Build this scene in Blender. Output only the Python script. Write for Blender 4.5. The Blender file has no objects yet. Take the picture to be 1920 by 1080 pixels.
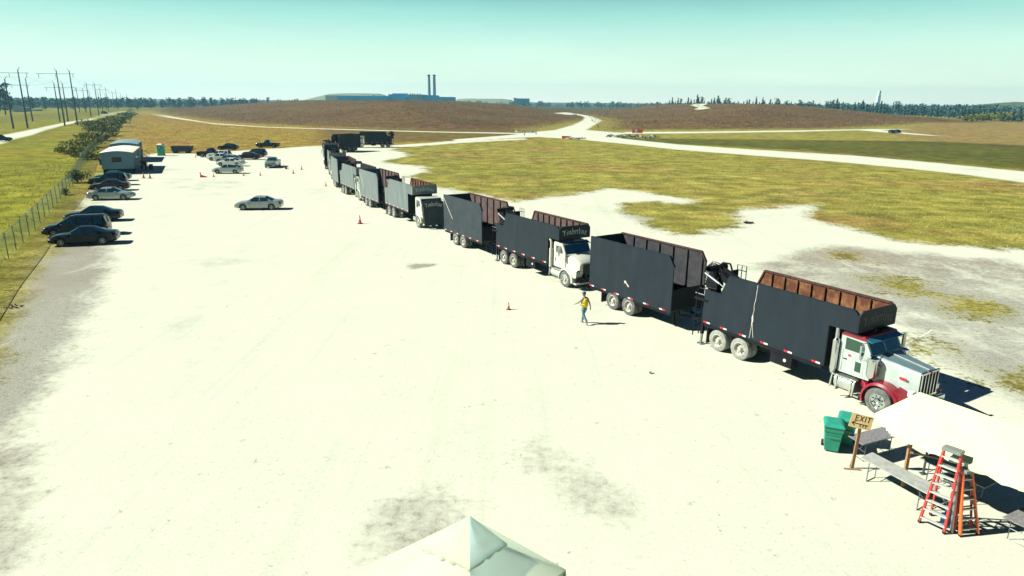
import bpy, bmesh, math, random
import numpy as np
from mathutils import Vector, Matrix
random.seed(7); rng = np.random.default_rng(7)
SC = bpy.context.scene; COL = SC.collection
# ------------------------------------------------------------ camera
F, PITCH, ROLL, CH = 1280.0, math.radians(15.3), math.radians(0.5), 11.5
fw = np.array([0, math.cos(PITCH), -math.sin(PITCH)]); _R = np.array([1., 0, 0]); _U = np.cross(_R, fw)
RT = math.cos(ROLL)*_R + math.sin(ROLL)*_U; UP = np.cross(RT, fw)
cam = bpy.data.objects.new('camera', bpy.data.cameras.new('camera')); COL.objects.link(cam); SC.camera = cam
cam.matrix_world = Matrix([[RT[0], UP[0], -fw[0], 0], [RT[1], UP[1], -fw[1], 0], [RT[2], UP[2], -fw[2], CH], [0, 0, 0, 1]])
cam.data.sensor_width = 36; cam.data.lens = 36*F/1920; cam.data.clip_start = .5; cam.data.clip_end = 20000
# ------------------------------------------------------------ sky, sun, exposure
SUNV = Vector((1.26, .03, -1)).normalized()
ELEV = math.asin(-SUNV.z)
W = bpy.data.worlds.new('World'); SC.world = W; W.use_nodes = True
nt = W.node_tree; nt.nodes.clear()
wo = nt.nodes.new('ShaderNodeOutputWorld'); bg = nt.nodes.new('ShaderNodeBackground'); bg.inputs[1].default_value = .1
sky = nt.nodes.new('ShaderNodeTexSky'); sky.sky_type = 'NISHITA'; sky.sun_disc = False
sky.sun_elevation = ELEV; sky.sun_rotation = math.atan2(-SUNV.x, -SUNV.y); sky.air_density = 1.0; sky.dust_density = .4; sky.ozone_density = 2
tc = nt.nodes.new('ShaderNodeTexCoord'); sep = nt.nodes.new('ShaderNodeSeparateXYZ'); rp = nt.nodes.new('ShaderNodeValToRGB')
nt.links.new(tc.outputs['Generated'], sep.inputs[0]); nt.links.new(sep.outputs[2], rp.inputs[0])
def ramp(node, stops):
    e = node.color_ramp.elements
    while len(e) > 1: e.remove(e[-1])
    e[0].position, e[0].color = stops[0][0], (*stops[0][1], 1)
    for p, c in stops[1:]:
        n = e.new(p); n.color = (*c, 1)
ramp(rp, [(0, (1.35, 1.42, 1.15)), (.03, (1.12, 1.36, 1.06)), (.07, (.84, 1.22, 1.0)), (.115, (.46, .96, .84)), (.16, (.12, .42, .46)), (.24, (.02, .10, .22)), (.4, (.005, .028, .11)), (1, (.003, .018, .14))])
sc_ = nt.nodes.new('ShaderNodeVectorMath'); sc_.operation = 'SCALE'; sc_.inputs['Scale'].default_value = 3.4
nt.links.new(rp.outputs[0], sc_.inputs[0])
mpw = nt.nodes.new('ShaderNodeMapping'); mpw.inputs['Scale'].default_value = (1, 1, 7); nzw = nt.nodes.new('ShaderNodeTexNoise'); nzw.inputs['Scale'].default_value = 3.2; nzw.inputs['Detail'].default_value = 9; nzw.inputs['Roughness'].default_value = .68
nt.links.new(tc.outputs['Generated'], mpw.inputs[0]); nt.links.new(mpw.outputs[0], nzw.inputs[0])
mrw = nt.nodes.new('ShaderNodeMapRange'); nt.links.new(nzw.outputs[0], mrw.inputs[0]); mrw.inputs[1].default_value = .3; mrw.inputs[2].default_value = .7; mrw.inputs[3].default_value = 3.4*.955; mrw.inputs[4].default_value = 3.4*1.045; nt.links.new(mrw.outputs[0], sc_.inputs['Scale'])
mx = nt.nodes.new('ShaderNodeMix'); mx.data_type = 'RGBA'; mx.inputs[0].default_value = .02
nt.links.new(sc_.outputs[0], mx.inputs[6]); nt.links.new(sky.outputs[0], mx.inputs[7])
nt.links.new(mx.outputs[2], bg.inputs[0]); nt.links.new(bg.outputs[0], wo.inputs[0])
sun = bpy.data.objects.new('sun', bpy.data.lights.new('sun', 'SUN')); COL.objects.link(sun)
sun.data.energy = 4.2; sun.data.angle = math.radians(.5); sun.data.color = (1, .97, .88)
sun.rotation_euler = SUNV.to_track_quat('-Z', 'Y').to_euler(); sun.location = (-60, 0, 60)
SC.view_settings.view_transform = 'Standard'; SC.view_settings.look = 'None'; SC.view_settings.gamma = 1
SC.view_settings.exposure = 1.3
SC.cycles.max_bounces = 5; SC.cycles.diffuse_bounces = 1; SC.cycles.volume_bounces = 0; SC.cycles.transparent_max_bounces = 24
# ------------------------------------------------------------ terrain height and pixel-to-place helpers
def ss(t): t = np.clip(t, 0, 1); return t*t*(3-2*t)
def ray(px, py): return fw + RT*(px-960)/F + UP*(540-py)/F
def G(px, py, z=0.):
    d = ray(px, py); t = (z-CH)/d[2]; return np.array([0, 0, CH])+d*t
def AT(px, py, Y):
    d = ray(px, py); return np.array([0, 0, CH])+d*(Y/d[1])
def sdist(X, Y, poly):
    """signed distance, positive inside"""
    P = np.array(poly, float)[:, :2]; Q = np.roll(P, -1, 0)
    best = np.full(X.shape, 1e18); ins = np.zeros(X.shape, bool)
    for (ax, ay), (bx, by) in zip(P, Q):
        ex, ey = bx-ax, by-ay; L = ex*ex+ey*ey+1e-12
        t = np.clip(((X-ax)*ex+(Y-ay)*ey)/L, 0, 1)
        best = np.minimum(best, (X-ax-t*ex)**2+(Y-ay-t*ey)**2)
        if ay != by:
            c = ((ay > Y) != (by > Y)) & (X < (bx-ax)*(Y-ay)/(by-ay)+ax); ins ^= c
    return np.where(ins, 1, -1)*np.sqrt(best)
def gp(*pts): return [tuple(G(*p)[:2]) for p in pts]
MA = gp((268, 208), (300, 216), (400, 230), (600, 240), (800, 246), (985, 249), (1040, 240)) + [(45, 420), (70, 520), (120, 1000), (-350, 1000), (-420, 800)]
MBp = gp((1110, 246), (1250, 245), (1400, 244), (1600, 242), (1700, 236), (1760, 231)) + [(330, 470), (420, 700), (300, 1000), (60, 1000), (60, 480)]
def height(x, y):
    x = np.asarray(x, float); y = np.asarray(y, float)
    a = ss(sdist(x, y, MA)/170); b = ss(sdist(x, y, MBp)/170)
    h = 11.0*(1-(1-a)*(1-b))
    h = h + .35*np.sin(x*.021+1)*np.sin(y*.013)*np.clip(a+b, 0, 1)
    return h
def H1(x, y): return float(height(np.array([x]), np.array([y]))[0])
def HIT(px, py):
    """where the line through a photo point meets the terrain"""
    d = ray(px, py); d = d/np.linalg.norm(d)
    t = np.concatenate([np.arange(10, 400, 1.), np.arange(400, 1600, 3.)])
    p = np.array([0, 0, CH])[None]+d[None]*t[:, None]
    below = p[:, 2] < height(p[:, 0], p[:, 1])
    i = int(np.argmax(below)) if below.any() else len(t)-1
    return tuple(p[i, :2])
def hp(*pts): return [HIT(*p) for p in pts]
# ------------------------------------------------------------ materials
MATS = {}
def mat(name, col, rough=.6, metal=0., var=.12, scale=3., spec=.5, trans=0., bump=0., coat=0.):
    if name in MATS: return MATS[name]
    m = bpy.data.materials.new(name); m.use_nodes = True; n = m.node_tree; b = n.nodes['Principled BSDF']
    b.inputs['Roughness'].default_value = rough; b.inputs['Metallic'].default_value = metal
    b.inputs['Specular IOR Level'].default_value = spec
    if coat: b.inputs['Coat Weight'].default_value = coat; b.inputs['Coat Roughness'].default_value = .08
    if trans: b.inputs['Transmission Weight'].default_value = trans
    t = n.nodes.new('ShaderNodeTexCoord'); nz = n.nodes.new('ShaderNodeTexNoise'); nz.inputs['Scale'].default_value = scale; nz.inputs['Detail'].default_value = 6
    n.links.new(t.outputs['Object'], nz.inputs[0])
    r = n.nodes.new('ShaderNodeValToRGB'); ramp(r, [(.3, tuple(c*(1-var) for c in col)), (.7, tuple(min(1, c*(1+var)) for c in col))])
    n.links.new(nz.outputs[0], r.inputs[0]); n.links.new(r.outputs[0], b.inputs['Base Color'])
    if bump:
        bp = n.nodes.new('ShaderNodeBump'); bp.inputs['Strength'].default_value = bump; bp.inputs['Distance'].default_value = .02
        n.links.new(nz.outputs[0], bp.inputs['Height']); n.links.new(bp.outputs[0], b.inputs['Normal'])
    MATS[name] = m; return m
def mat2(name, c1, c2, scale, lo, hi, rough=.7, spec=.3, stretch=(1, 1, 1), bump=0.):
    """two surface colours broken up by noise (rust, wear, dust)"""
    m = bpy.data.materials.new(name); m.use_nodes = True; n = m.node_tree; b = n.nodes['Principled BSDF']
    b.inputs['Roughness'].default_value = rough; b.inputs['Specular IOR Level'].default_value = spec
    t = n.nodes.new('ShaderNodeTexCoord'); mp = n.nodes.new('ShaderNodeMapping'); mp.inputs['Scale'].default_value = stretch
    nz = n.nodes.new('ShaderNodeTexNoise'); nz.inputs['Scale'].default_value = scale; nz.inputs['Detail'].default_value = 9; nz.inputs['Roughness'].default_value = .65
    n.links.new(t.outputs['Object'], mp.inputs[0]); n.links.new(mp.outputs[0], nz.inputs[0])
    r = n.nodes.new('ShaderNodeValToRGB'); ramp(r, [(lo, c1), (hi, c2)])
    n.links.new(nz.outputs[0], r.inputs[0]); n.links.new(r.outputs[0], b.inputs['Base Color'])
    if bump:
        bp = n.nodes.new('ShaderNodeBump'); bp.inputs['Strength'].default_value = bump; bp.inputs['Distance'].default_value = .03
        n.links.new(nz.outputs[0], bp.inputs['Height']); n.links.new(bp.outputs[0], b.inputs['Normal'])
    MATS[name] = m; return m
# ------------------------------------------------------------ mesh builder
class MB:
    def __init__(s): s.v = []; s.f = []; s.m = []
    def add(s, vs, fs, mi=0):
        o = len(s.v); s.v += [tuple(map(float, v)) for v in vs]
        for f in fs: s.f.append(tuple(o+i for i in f)); s.m.append(mi)
        return s
    def box(s, x0, x1, y0, y1, z0, z1, mi=0):
        return s.add([(x0, y0, z0), (x1, y0, z0), (x1, y1, z0), (x0, y1, z0), (x0, y0, z1), (x1, y0, z1), (x1, y1, z1), (x0, y1, z1)],
                     [(0, 3, 2, 1), (4, 5, 6, 7), (0, 1, 5, 4), (1, 2, 6, 5), (2, 3, 7, 6), (3, 0, 4, 7)], mi)
    def prism(s, poly, y0, y1, mi=0):
        """poly in (x,z), extruded along y"""
        n = len(poly); a = sum(poly[i][0]*poly[(i+1) % n][1]-poly[(i+1) % n][0]*poly[i][1] for i in range(n))
        if a < 0: poly = poly[::-1]
        vs = [(x, y0, z) for x, z in poly]+[(x, y1, z) for x, z in poly]
        fs = [tuple(range(n)), tuple(range(2*n-1, n-1, -1))]+[(i, i+n, (i+1) % n+n, (i+1) % n) for i in range(n)]
        return s.add(vs, fs, mi)
    def hexa(s, b, t, mi=0):
        """b, t: four points each (bottom, top)"""
        return s.add(list(b)+list(t), [(3, 2, 1, 0), (4, 5, 6, 7), (0, 1, 5, 4), (1, 2, 6, 5), (2, 3, 7, 6), (3, 0, 4, 7)], mi)
    def tube(s, path, r, n=8, mi=0, cap=True):
        P = [Vector(p) for p in path]; rs = r if hasattr(r, '__len__') else [r]*len(P)
        o = []; up = Vector((0, 0, 1)); prev = None; vs = []
        for i, p in enumerate(P):
            d = (P[min(i+1, len(P)-1)]-P[max(i-1, 0)]); d = d.normalized() if d.length > 1e-9 else Vector((0, 0, 1))
            if prev is None: a = d.cross(up if abs(d.z) < .95 else Vector((1, 0, 0))).normalized()
            else: a = (prev-d*prev.dot(d)).normalized()
            prev = a; b = d.cross(a)
            for k in range(n):
                t = 2*math.pi*k/n; vs.append(tuple(p+(a*math.cos(t)+b*math.sin(t))*rs[i]))
        fs = [(i*n+k, i*n+(k+1) % n, (i+1)*n+(k+1) % n, (i+1)*n+k) for i in range(len(P)-1) for k in range(n)]
        if cap: fs += [tuple(range(n-1, -1, -1)), tuple(range((len(P)-1)*n, len(P)*n))]
        return s.add(vs, fs, mi)
    def bar(s, a, b, w, h=None, mi=0):
        a = Vector(a); b = Vector(b); h = h or w; d = (b-a).normalized()
        u = d.cross(Vector((0, 0, 1)) if abs(d.z) < .95 else Vector((0, 1, 0))).normalized(); v = u.cross(d)
        q = [u*w/2*i+v*h/2*j for i, j in ((-1, -1), (1, -1), (1, 1), (-1, 1))]
        return s.add([a+k for k in q]+[b+k for k in q], [(3, 2, 1, 0), (4, 5, 6, 7), (0, 1, 5, 4), (1, 2, 6, 5), (2, 3, 7, 6), (3, 0, 4, 7)], mi)
    def lathe(s, prof, c=(0, 0, 0), axis='y', n=24, mi=0):
        """prof: (offset along axis, radius)"""
        vs = []
        for a, r in prof:
            for k in range(n):
                t = 2*math.pi*k/n; q = (r*math.cos(t), r*math.sin(t))
                p = {'y': (q[0], a, q[1]), 'z': (q[0], q[1], a), 'x': (a, q[0], q[1])}[axis]
                vs.append((c[0]+p[0], c[1]+p[1], c[2]+p[2]))
        fs = [(i*n+k, i*n+(k+1) % n, (i+1)*n+(k+1) % n, (i+1)*n+k) for i in range(len(prof)-1) for k in range(n)]
        return s.add(vs, fs, mi)
    def ball(s, c, r, n=10, mi=0):
        r = r if hasattr(r, '__len__') else (r, r, r); m = n//2+1; vs = []
        for i in range(m+1):
            p = math.pi*i/m
            for k in range(n):
                t = 2*math.pi*k/n; vs.append((c[0]+r[0]*math.sin(p)*math.cos(t), c[1]+r[1]*math.sin(p)*math.sin(t), c[2]+r[2]*math.cos(p)))
        return s.add(vs, [(i*n+k, (i+1)*n+k, (i+1)*n+(k+1) % n, i*n+(k+1) % n) for i in range(m) for k in range(n)], mi)
    def build(s, name, mats, parent=None, smooth=False, bevel=0., loc=None):
        me = bpy.data.meshes.new(name); me.from_pydata(s.v, [], s.f)
        for mm in (mats if isinstance(mats, (list, tuple)) else [mats]): me.materials.append(mm)
        me.polygons.foreach_set('material_index', s.m)
        me.validate()
        bm = bmesh.new(); bm.from_mesh(me); bmesh.ops.recalc_face_normals(bm, faces=bm.faces)
        if bevel:
            bmesh.ops.remove_doubles(bm, verts=bm.verts, dist=1e-5)
            es = [e for e in bm.edges if len(e.link_faces) == 2 and e.calc_face_angle(0) > .5]
            bmesh.ops.bevel(bm, geom=es, offset=bevel, segments=2, affect='EDGES', profile=.6)
        bm.to_mesh(me); bm.free()
        if smooth:
            me.shade_smooth()
            try: me.set_sharp_from_angle(angle=math.radians(35))
            except Exception: pass
        o = bpy.data.objects.new(name, me); COL.objects.link(o)
        if parent: o.parent = parent
        if loc is not None: o.location = loc
        return o
def tag(o, label=None, cat=None, group=None, kind=None):
    if label: o['label'] = label
    if cat: o['category'] = cat
    if group: o['group'] = group
    if kind: o['kind'] = kind
    return o
def thing(name, label, cat, loc=(0, 0, 0), rz=0., group=None):
    o = bpy.data.objects.new(name, None); COL.objects.link(o); o.location = loc; o.rotation_euler = (0, 0, rz); o.empty_display_size = .3
    return tag(o, label, cat, group)
def dup(o, parent=None, **kw):
    c = o.copy(); COL.objects.link(c)
    if parent: c.parent = parent
    for ch in list(o.children): dup(ch, c)
    for k, v in kw.items():
        if k == 'loc': c.location = v
        elif k == 'rz': c.rotation_euler = (0, 0, v)
        elif k == 'scale': c.scale = (v, v, v)
        else: c[k] = v
    return c
# ------------------------------------------------------------ ground cover: one material reading surveyed cover attributes
def ground_material():
    m = bpy.data.materials.new('ground_cover'); m.use_nodes = True; n = m.node_tree; L = n.links; b = n.nodes['Principled BSDF']
    b.inputs['Roughness'].default_value = .95; b.inputs['Specular IOR Level'].default_value = .05
    def attr(k): a = n.nodes.new('ShaderNodeAttribute'); a.attribute_name = k; return a
    geo = n.nodes.new('ShaderNodeNewGeometry')
    def noise(sc, det=6, rough=.6, st=(1, 1, 1), rot=0):
        mp = n.nodes.new('ShaderNodeMapping'); mp.inputs['Scale'].default_value = st; mp.inputs['Rotation'].default_value = (0, 0, rot)
        L.new(geo.outputs['Position'], mp.inputs[0])
        t = n.nodes.new('ShaderNodeTexNoise'); t.inputs['Scale'].default_value = sc; t.inputs['Detail'].default_value = det; t.inputs['Roughness'].default_value = rough
        L.new(mp.outputs[0], t.inputs[0]); return t.outputs[0]
    def math_(op, a, c, clamp=False):
        q = n.nodes.new('ShaderNodeMath'); q.operation = op; q.use_clamp = clamp
        for i, v in enumerate((a, c)):
            if isinstance(v, (int, float)): q.inputs[i].default_value = v
            else: L.new(v, q.inputs[i])
        return q.outputs[0]
    def mr(v, a, c, lo=0., hi=1., smooth=True):
        q = n.nodes.new('ShaderNodeMapRange'); q.interpolation_type = 'SMOOTHSTEP' if smooth else 'LINEAR'
        L.new(v, q.inputs[0]); q.inputs[1].default_value = a; q.inputs[2].default_value = c; q.inputs[3].default_value = lo; q.inputs[4].default_value = hi
        return q.outputs[0]
    def mix(f, a, c, mode='MIX'):
        q = n.nodes.new('ShaderNodeMix'); q.data_type = 'RGBA'; q.blend_type = mode
        if isinstance(f, (int, float)): q.inputs[0].default_value = f
        else: L.new(f, q.inputs[0])
        for i, v in ((6, a), (7, c)):
            if isinstance(v, tuple): q.inputs[i].default_value = (*v, 1)
            else: L.new(v, q.inputs[i])
        return q.outputs[2]
    sd = attr('sd').outputs['Fac']; rag = attr('rag').outputs['Fac']; dirt = attr('dirt').outputs['Fac']; tint = attr('tint').outputs['Color']
    n_big = noise(.045, 5); n_mid = noise(.32, 7, .65); n_fine = noise(3.2, 6, .7); n_vf = noise(14, 4, .7)
    n_st = noise(.22, 7, .68, (.45, 1, 1), .15)
    # grass
    f = math_('MULTIPLY', mr(n_mid, .3, .7, .60, 1.38), mr(n_fine, .28, .72, .5, 1.5))
    f = math_('MULTIPLY', f, mr(n_st, .35, .68, .85, 1.15)); f = math_('MULTIPLY', f, mr(n_vf, .3, .7, .75, 1.3))
    fc = n.nodes.new('ShaderNodeCombineColor'); [L.new(f, fc.inputs[i]) for i in range(3)]
    grass = mix(1., tint, fc.outputs[0], 'MULTIPLY')
    grass = mix(mr(n_big, .50, .66, 0, .8), grass, mix(1., grass, (1.12, .80, 1.3), 'MULTIPLY'))
    n_b2 = noise(.085, 8, .7)
    grass = mix(mr(n_b2, .50, .64, 0, .85), grass, mix(1., grass, (.74, .82, .95), 'MULTIPLY'))
    n_b3 = noise(.16, 8, .72, (.5, 1, 1), .4)
    grass = mix(mr(n_b3, .54, .66, 0, .7), grass, mix(1., grass, (1.45, 1.35, 1.6), 'MULTIPLY'))
    grass = mix(mr(n_st, .58, .72, 0, .4), grass, mix(1., grass, (1.7, 1.45, 2.2), 'MULTIPLY'))
    # crushed limestone
    g1 = mix(mr(n_mid, .35, .75, 0, .35), (.515, .545, .425), (.42, .45, .36))
    g1 = mix(mr(n_fine, .55, .75, 0, .5), g1, (.32, .34, .28)); g1 = mix(mr(n_vf, .54, .70, 0, .55), g1, (.27, .29, .25)); g1 = mix(mr(noise(6., 5, .75), .57, .68, 0, .5), g1, (.25, .27, .23))
    # wheel tracks run along the yard
    tr = noise(.55, 3, .5, (1.6, .045, 1), .16)
    g1 = mix(mr(tr, .55, .72, 0, .20), g1, (.36, .39, .29))
    # scattered small clods
    clod = math_('MULTIPLY', mr(noise(2.1, 5, .75), .60, .70), mr(noise(.19, 4), .44, .58))
    g1 = mix(math_('MULTIPLY', clod, .8), g1, (.17, .18, .14))
    g1 = mix(mr(noise(.075, 8, .75), .54, .70, 0, .5), g1, (.27, .31, .25))
    tr2 = noise(1.6, 2, .5, (1.2, .03, 1), .12)
    g1 = mix(mr(tr2, .60, .70, 0, .13), g1, (.30, .33, .27))
    # bare dirt and thin gravel
    tr2_ = noise(1.1, 4, .6, (.55, .10, 1), -.5)
    dn = math_('ADD', dirt, math_('MULTIPLY', math_('SUBTRACT', math_('ADD', math_('MULTIPLY', n_mid, .6), math_('MULTIPLY', n_fine, .4)), .5), 2.0))
    dm = mr(dn, .25, .85); dm = math_('MULTIPLY', dm, mr(dirt, .02, .25))
    dcol = mix(mr(n_vf, .35, .65), (.19, .195, .155), (.34, .35, .285))
    dcol = mix(mr(n_fine, .5, .75, 0, .7), dcol, (.13, .118, .09)); dcol = mix(mr(n_big, .4, .6, 0, .6), dcol, (.20, .172, .128)); dcol = mix(mr(tr2_, .56, .64, 0, .5), dcol, (.40, .42, .34))
    g1 = mix(dm, g1, dcol)
    # ragged border
    e = math_('MULTIPLY', math_('SUBTRACT', math_('ADD', math_('ADD', math_('MULTIPLY', n_mid, .42), math_('MULTIPLY', n_fine, .33)), math_('MULTIPLY', n_b2, .25)), .5), 17.)
    e = math_('ADD', sd, math_('MULTIPLY', e, rag))
    gm = mr(e, -1.0, 1.3)
    col = mix(gm, grass, g1)
    L.new(col, b.inputs['Base Color'])
    bp = n.nodes.new('ShaderNodeBump'); bp.inputs['Strength'].default_value = .8; bp.inputs['Distance'].default_value = .07
    hh = math_('ADD', math_('MULTIPLY', n_fine, .7), math_('MULTIPLY', n_vf, .3)); L.new(math_('MULTIPLY', hh, mr(gm, 0, 1, 1.0, .3)), bp.inputs['Height']); L.new(bp.outputs[0], b.inputs['Normal'])
    return m
GM = ground_material()
def axis_steps(rings):
    out = []; a = rings[0][0]
    for a, b_, st in rings: out += list(np.arange(a, b_, st))
    out.append(rings[-1][1]); return np.array(out)
gx = axis_steps([(-6000, -2000, 400), (-2000, -600, 70), (-600, -240, 12), (-240, -110, 3), (-110, 110, 1), (110, 300, 2.5), (300, 700, 12), (700, 2200, 70), (2200, 6000, 400)])
gy = axis_steps([(-120, 0, 12), (0, 190, 1), (190, 460, 2), (460, 760, 10), (760, 2600, 60), (2600, 9000, 400)])
GX, GY = np.meshgrid(gx, gy); GZ = height(GX, GY)
# white yard outline, traced on the ground plane
YARD = [(-40, -30), (-40, 8)] + gp((-260, 1000), (-120, 800), (-30, 690), (12, 610), (45, 545), (80, 490), (120, 440), (160, 380), (200, 330), (225, 312), (262, 296), (290, 287), (340, 288), (440, 283), (520, 278), (600, 273), (740, 272), (860, 264), (985, 259), (985, 262), (850, 269), (760, 276), (733, 281), (760, 286), (768, 292), (735, 299), (712, 303), (760, 308), (795, 313), (800, 322), (770, 330), (790, 345), (850, 355), (905, 365), (960, 378), (1010, 372), (1060, 366), (1140, 353), (1200, 358), (1250, 366), (1302, 374), (1290, 382), (1240, 380), (1180, 378), (1165, 388), (1175, 400), (1210, 410), (1200, 420), (1240, 434), (1290, 440), (1340, 432), (1390, 424), (1375, 396), (1420, 390), (1480, 387), (1535, 384), (1520, 398), (1500, 402), (1560, 420), (1610, 430), (1680, 450), (1740, 458), (1920, 470)) + [(60, 50), (60, -30)]
ROADS = {}
ROADS['road'] = hp((985, 249), (1040, 244), (1075, 234), (1092, 226), (1096, 220), (1085, 216), (1062, 215), (1037, 212), (1060, 210.5), (1080, 213), (1110, 218), (1130, 226), (1112, 236), (1100, 244), (1150, 248), (1180, 250), (1150, 254), (1165, 260), (1270, 271), (1400, 280), (1600, 292), (1760, 306), (1920, 322), (2100, 340), (2100, 362), (1920, 343), (1820, 329), (1700, 316), (1560, 303), (1400, 291), (1270, 281), (1180, 271), (1090, 262), (1010, 257), (960, 259), (850, 266), (850, 261.5), (960, 253))
ROADS['side_road'] = hp((1170, 247.5), (1300, 247), (1500, 244.5), (1640, 242), (1720, 242), (1650, 244), (1720, 251), (1790, 257), (1720, 253), (1640, 247), (1610, 244.2), (1500, 247), (1300, 250), (1170, 251))
ROADS['hill_path'] = hp((1293, 197), (1308, 195), (1330, 194.2), (1318, 198), (1333, 203), (1312, 206), (1300, 205.5), (1310, 202))
ROADS['foot_path'] = hp((275, 211), (300, 214.5), (330, 220), (400, 231), (500, 238), (600, 241), (800, 246.5), (1000, 250), (1000, 252), (800, 248), (600, 242.3), (500, 239.3), (400, 233), (320, 221.5), (285, 216))
ROADS['levee_road'] = gp((-200, 308), (-60, 280), (0, 271), (26, 261), (58, 254), (84, 244.6), (123, 234), (167, 226), (195, 219), (241, 208.6), (228, 207.5), (188, 215), (167, 223), (137, 227), (105, 233), (53, 244), (7, 253), (0, 254), (-60, 265), (-200, 280))
sdY = sdist(GX, GY, YARD)
HOLE = np.full(GX.shape, -99.)
for hole in ([(1635, 525), (1690, 528), (1710, 545), (1650, 540)], [(1700, 645), (1745, 650), (1790, 685), (1740, 680)], [(1790, 565), (1850, 575), (1880, 592), (1810, 583)], [(1850, 690), (1920, 700), (1940, 730), (1880, 720)], [(1540, 470), (1600, 474), (1640, 484), (1570, 480)]):
    hs_ = sdist(GX, GY, gp(*hole)); sdY = np.minimum(sdY, np.where(hs_ > -3, -hs_*.55+.15, 9)); HOLE = np.maximum(HOLE, hs_)
SD = {'gravel_lot': sdY}
for k, p in ROADS.items(): SD[k] = sdist(GX, GY, p)
sd = np.max(np.stack(list(SD.values())), 0)
rag = np.where(sdY >= sd-1e-6, 1., .18); rag = np.where((GY > 240), .3, rag)
rag = rag*np.where(GX < -25, .55, 1); rag = np.where(HOLE > -3, 1.5, rag)
def blob(pts, soft, conv=gp):
    return ss(sdist(GX, GY, conv(*pts))/soft+.5)
dirt = np.zeros_like(GX)
def addd(pts, soft, amt):
    global dirt
    dirt = np.maximum(dirt, amt*blob(pts, soft))
addd([(-600, 1000), (-60, 900), (0, 850), (60, 780), (110, 700), (165, 600), (200, 530), (215, 470), (140, 430), (90, 440), (0, 520), (-300, 640)], 4.5, 1.0)
addd([(-200, 1200), (90, 1080), (110, 950), (90, 830), (-200, 850)], 1.5, .56)
addd([(760, 494), (800, 492), (815, 499), (785, 506), (755, 503)], .5, .8)
addd([(170, 400), (210, 380), (260, 350), (240, 335), (180, 360), (120, 420)], 3, .45)
addd([(630, 1100), (650, 1000), (720, 930), (800, 890), (960, 930), (850, 1080)], 2.0, .56)
addd([(930, 830), (1010, 810), (1110, 850), (1230, 930), (1200, 1010), (1080, 960), (970, 880)], 2.4, .47)
addd([(1380, 500), (1450, 480), (1560, 455), (1700, 470), (1920, 490), (2200, 520), (2200, 900), (1940, 780), (1800, 700), (1690, 620), (1500, 540)], 4, .66)
addd([(1120, 395), (1240, 395), (1380, 400), (1340, 425), (1220, 430)], 4, .5)
addd([(290, 330), (480, 340), (500, 352), (300, 360)], 4, .35)
addd([(900, 330), (1000, 328), (1010, 345), (910, 345)], 3, .4)
# grass colours by field
def C(*c): return np.array(c)[None, None, :]
tint = np.zeros(GX.shape+(3,))+C(.215, .200, .042)
def paint(w, c):
    global tint
    tint = tint*(1-w[..., None])+C(*c)*w[..., None]
nz_ = .5+.5*np.sin(GX*.05+np.sin(GY*.031)*2)*np.sin(GY*.045+GX*.011)
paint(blob([(1100, 258), (2200, 270), (2200, 335), (1920, 318), (1500, 282), (1270, 270)], 10), (.070, .074, .016))
paint(nz_*.3*(GY > 60), (.14, .155, .022))
paint(blob([(205, 400), (300, 290), (620, 280), (1000, 262), (1000, 244), (600, 238), (300, 214), (250, 208), (170, 330)], 12), (.22, .165, .030))
paint(blob([(600, 270), (1000, 260), (1000, 246), (600, 240)], 10), (.12, .092, .024))
paint(blob([(1690, 262), (2300, 290), (2300, 235), (1900, 225), (1780, 225), (1700, 240)], 14), (.20, .155, .050))
fencep = gp((-300, 1000), (-40, 545), (0, 502), (66, 430), (135, 352), (195, 263), (225, 228), (245, 208), (247, 200))
leftz = ss(sdist(GX, GY, [(-900, -30)]+[(p[0], p[1]) for p in fencep]+[(-900, 900)])/2+.5)
paint(leftz, (.150, .158, .014))
paint(leftz*nz_*.6, (.19, .17, .018))
paint(blob([(-100, 240), (300, 205), (240, 204), (100, 212), (-100, 225)], 12), (.13, .13, .02))
ma = ss(sdist(GX, GY, MA)/22); mb = ss(sdist(GX, GY, MBp)/22)
mm = np.clip(np.maximum(ma, mb), 0, 1)
paint(mm, (.090, .056, .022))
paint(mm*.6*(.5+.5*np.sin(GX*.035+2)*np.sin(GY*.05+.7)), (.12, .085, .030))
paint(mm*.55*ss((GZ-6)/5)*(.5+.5*np.sin(GX*.02)), (.085, .078, .022))
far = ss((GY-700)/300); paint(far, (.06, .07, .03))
strip = ss(1-np.abs(sdist(GX, GY, fencep+[(-2000, 2000), (-2000, -500)]))/6)
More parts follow.
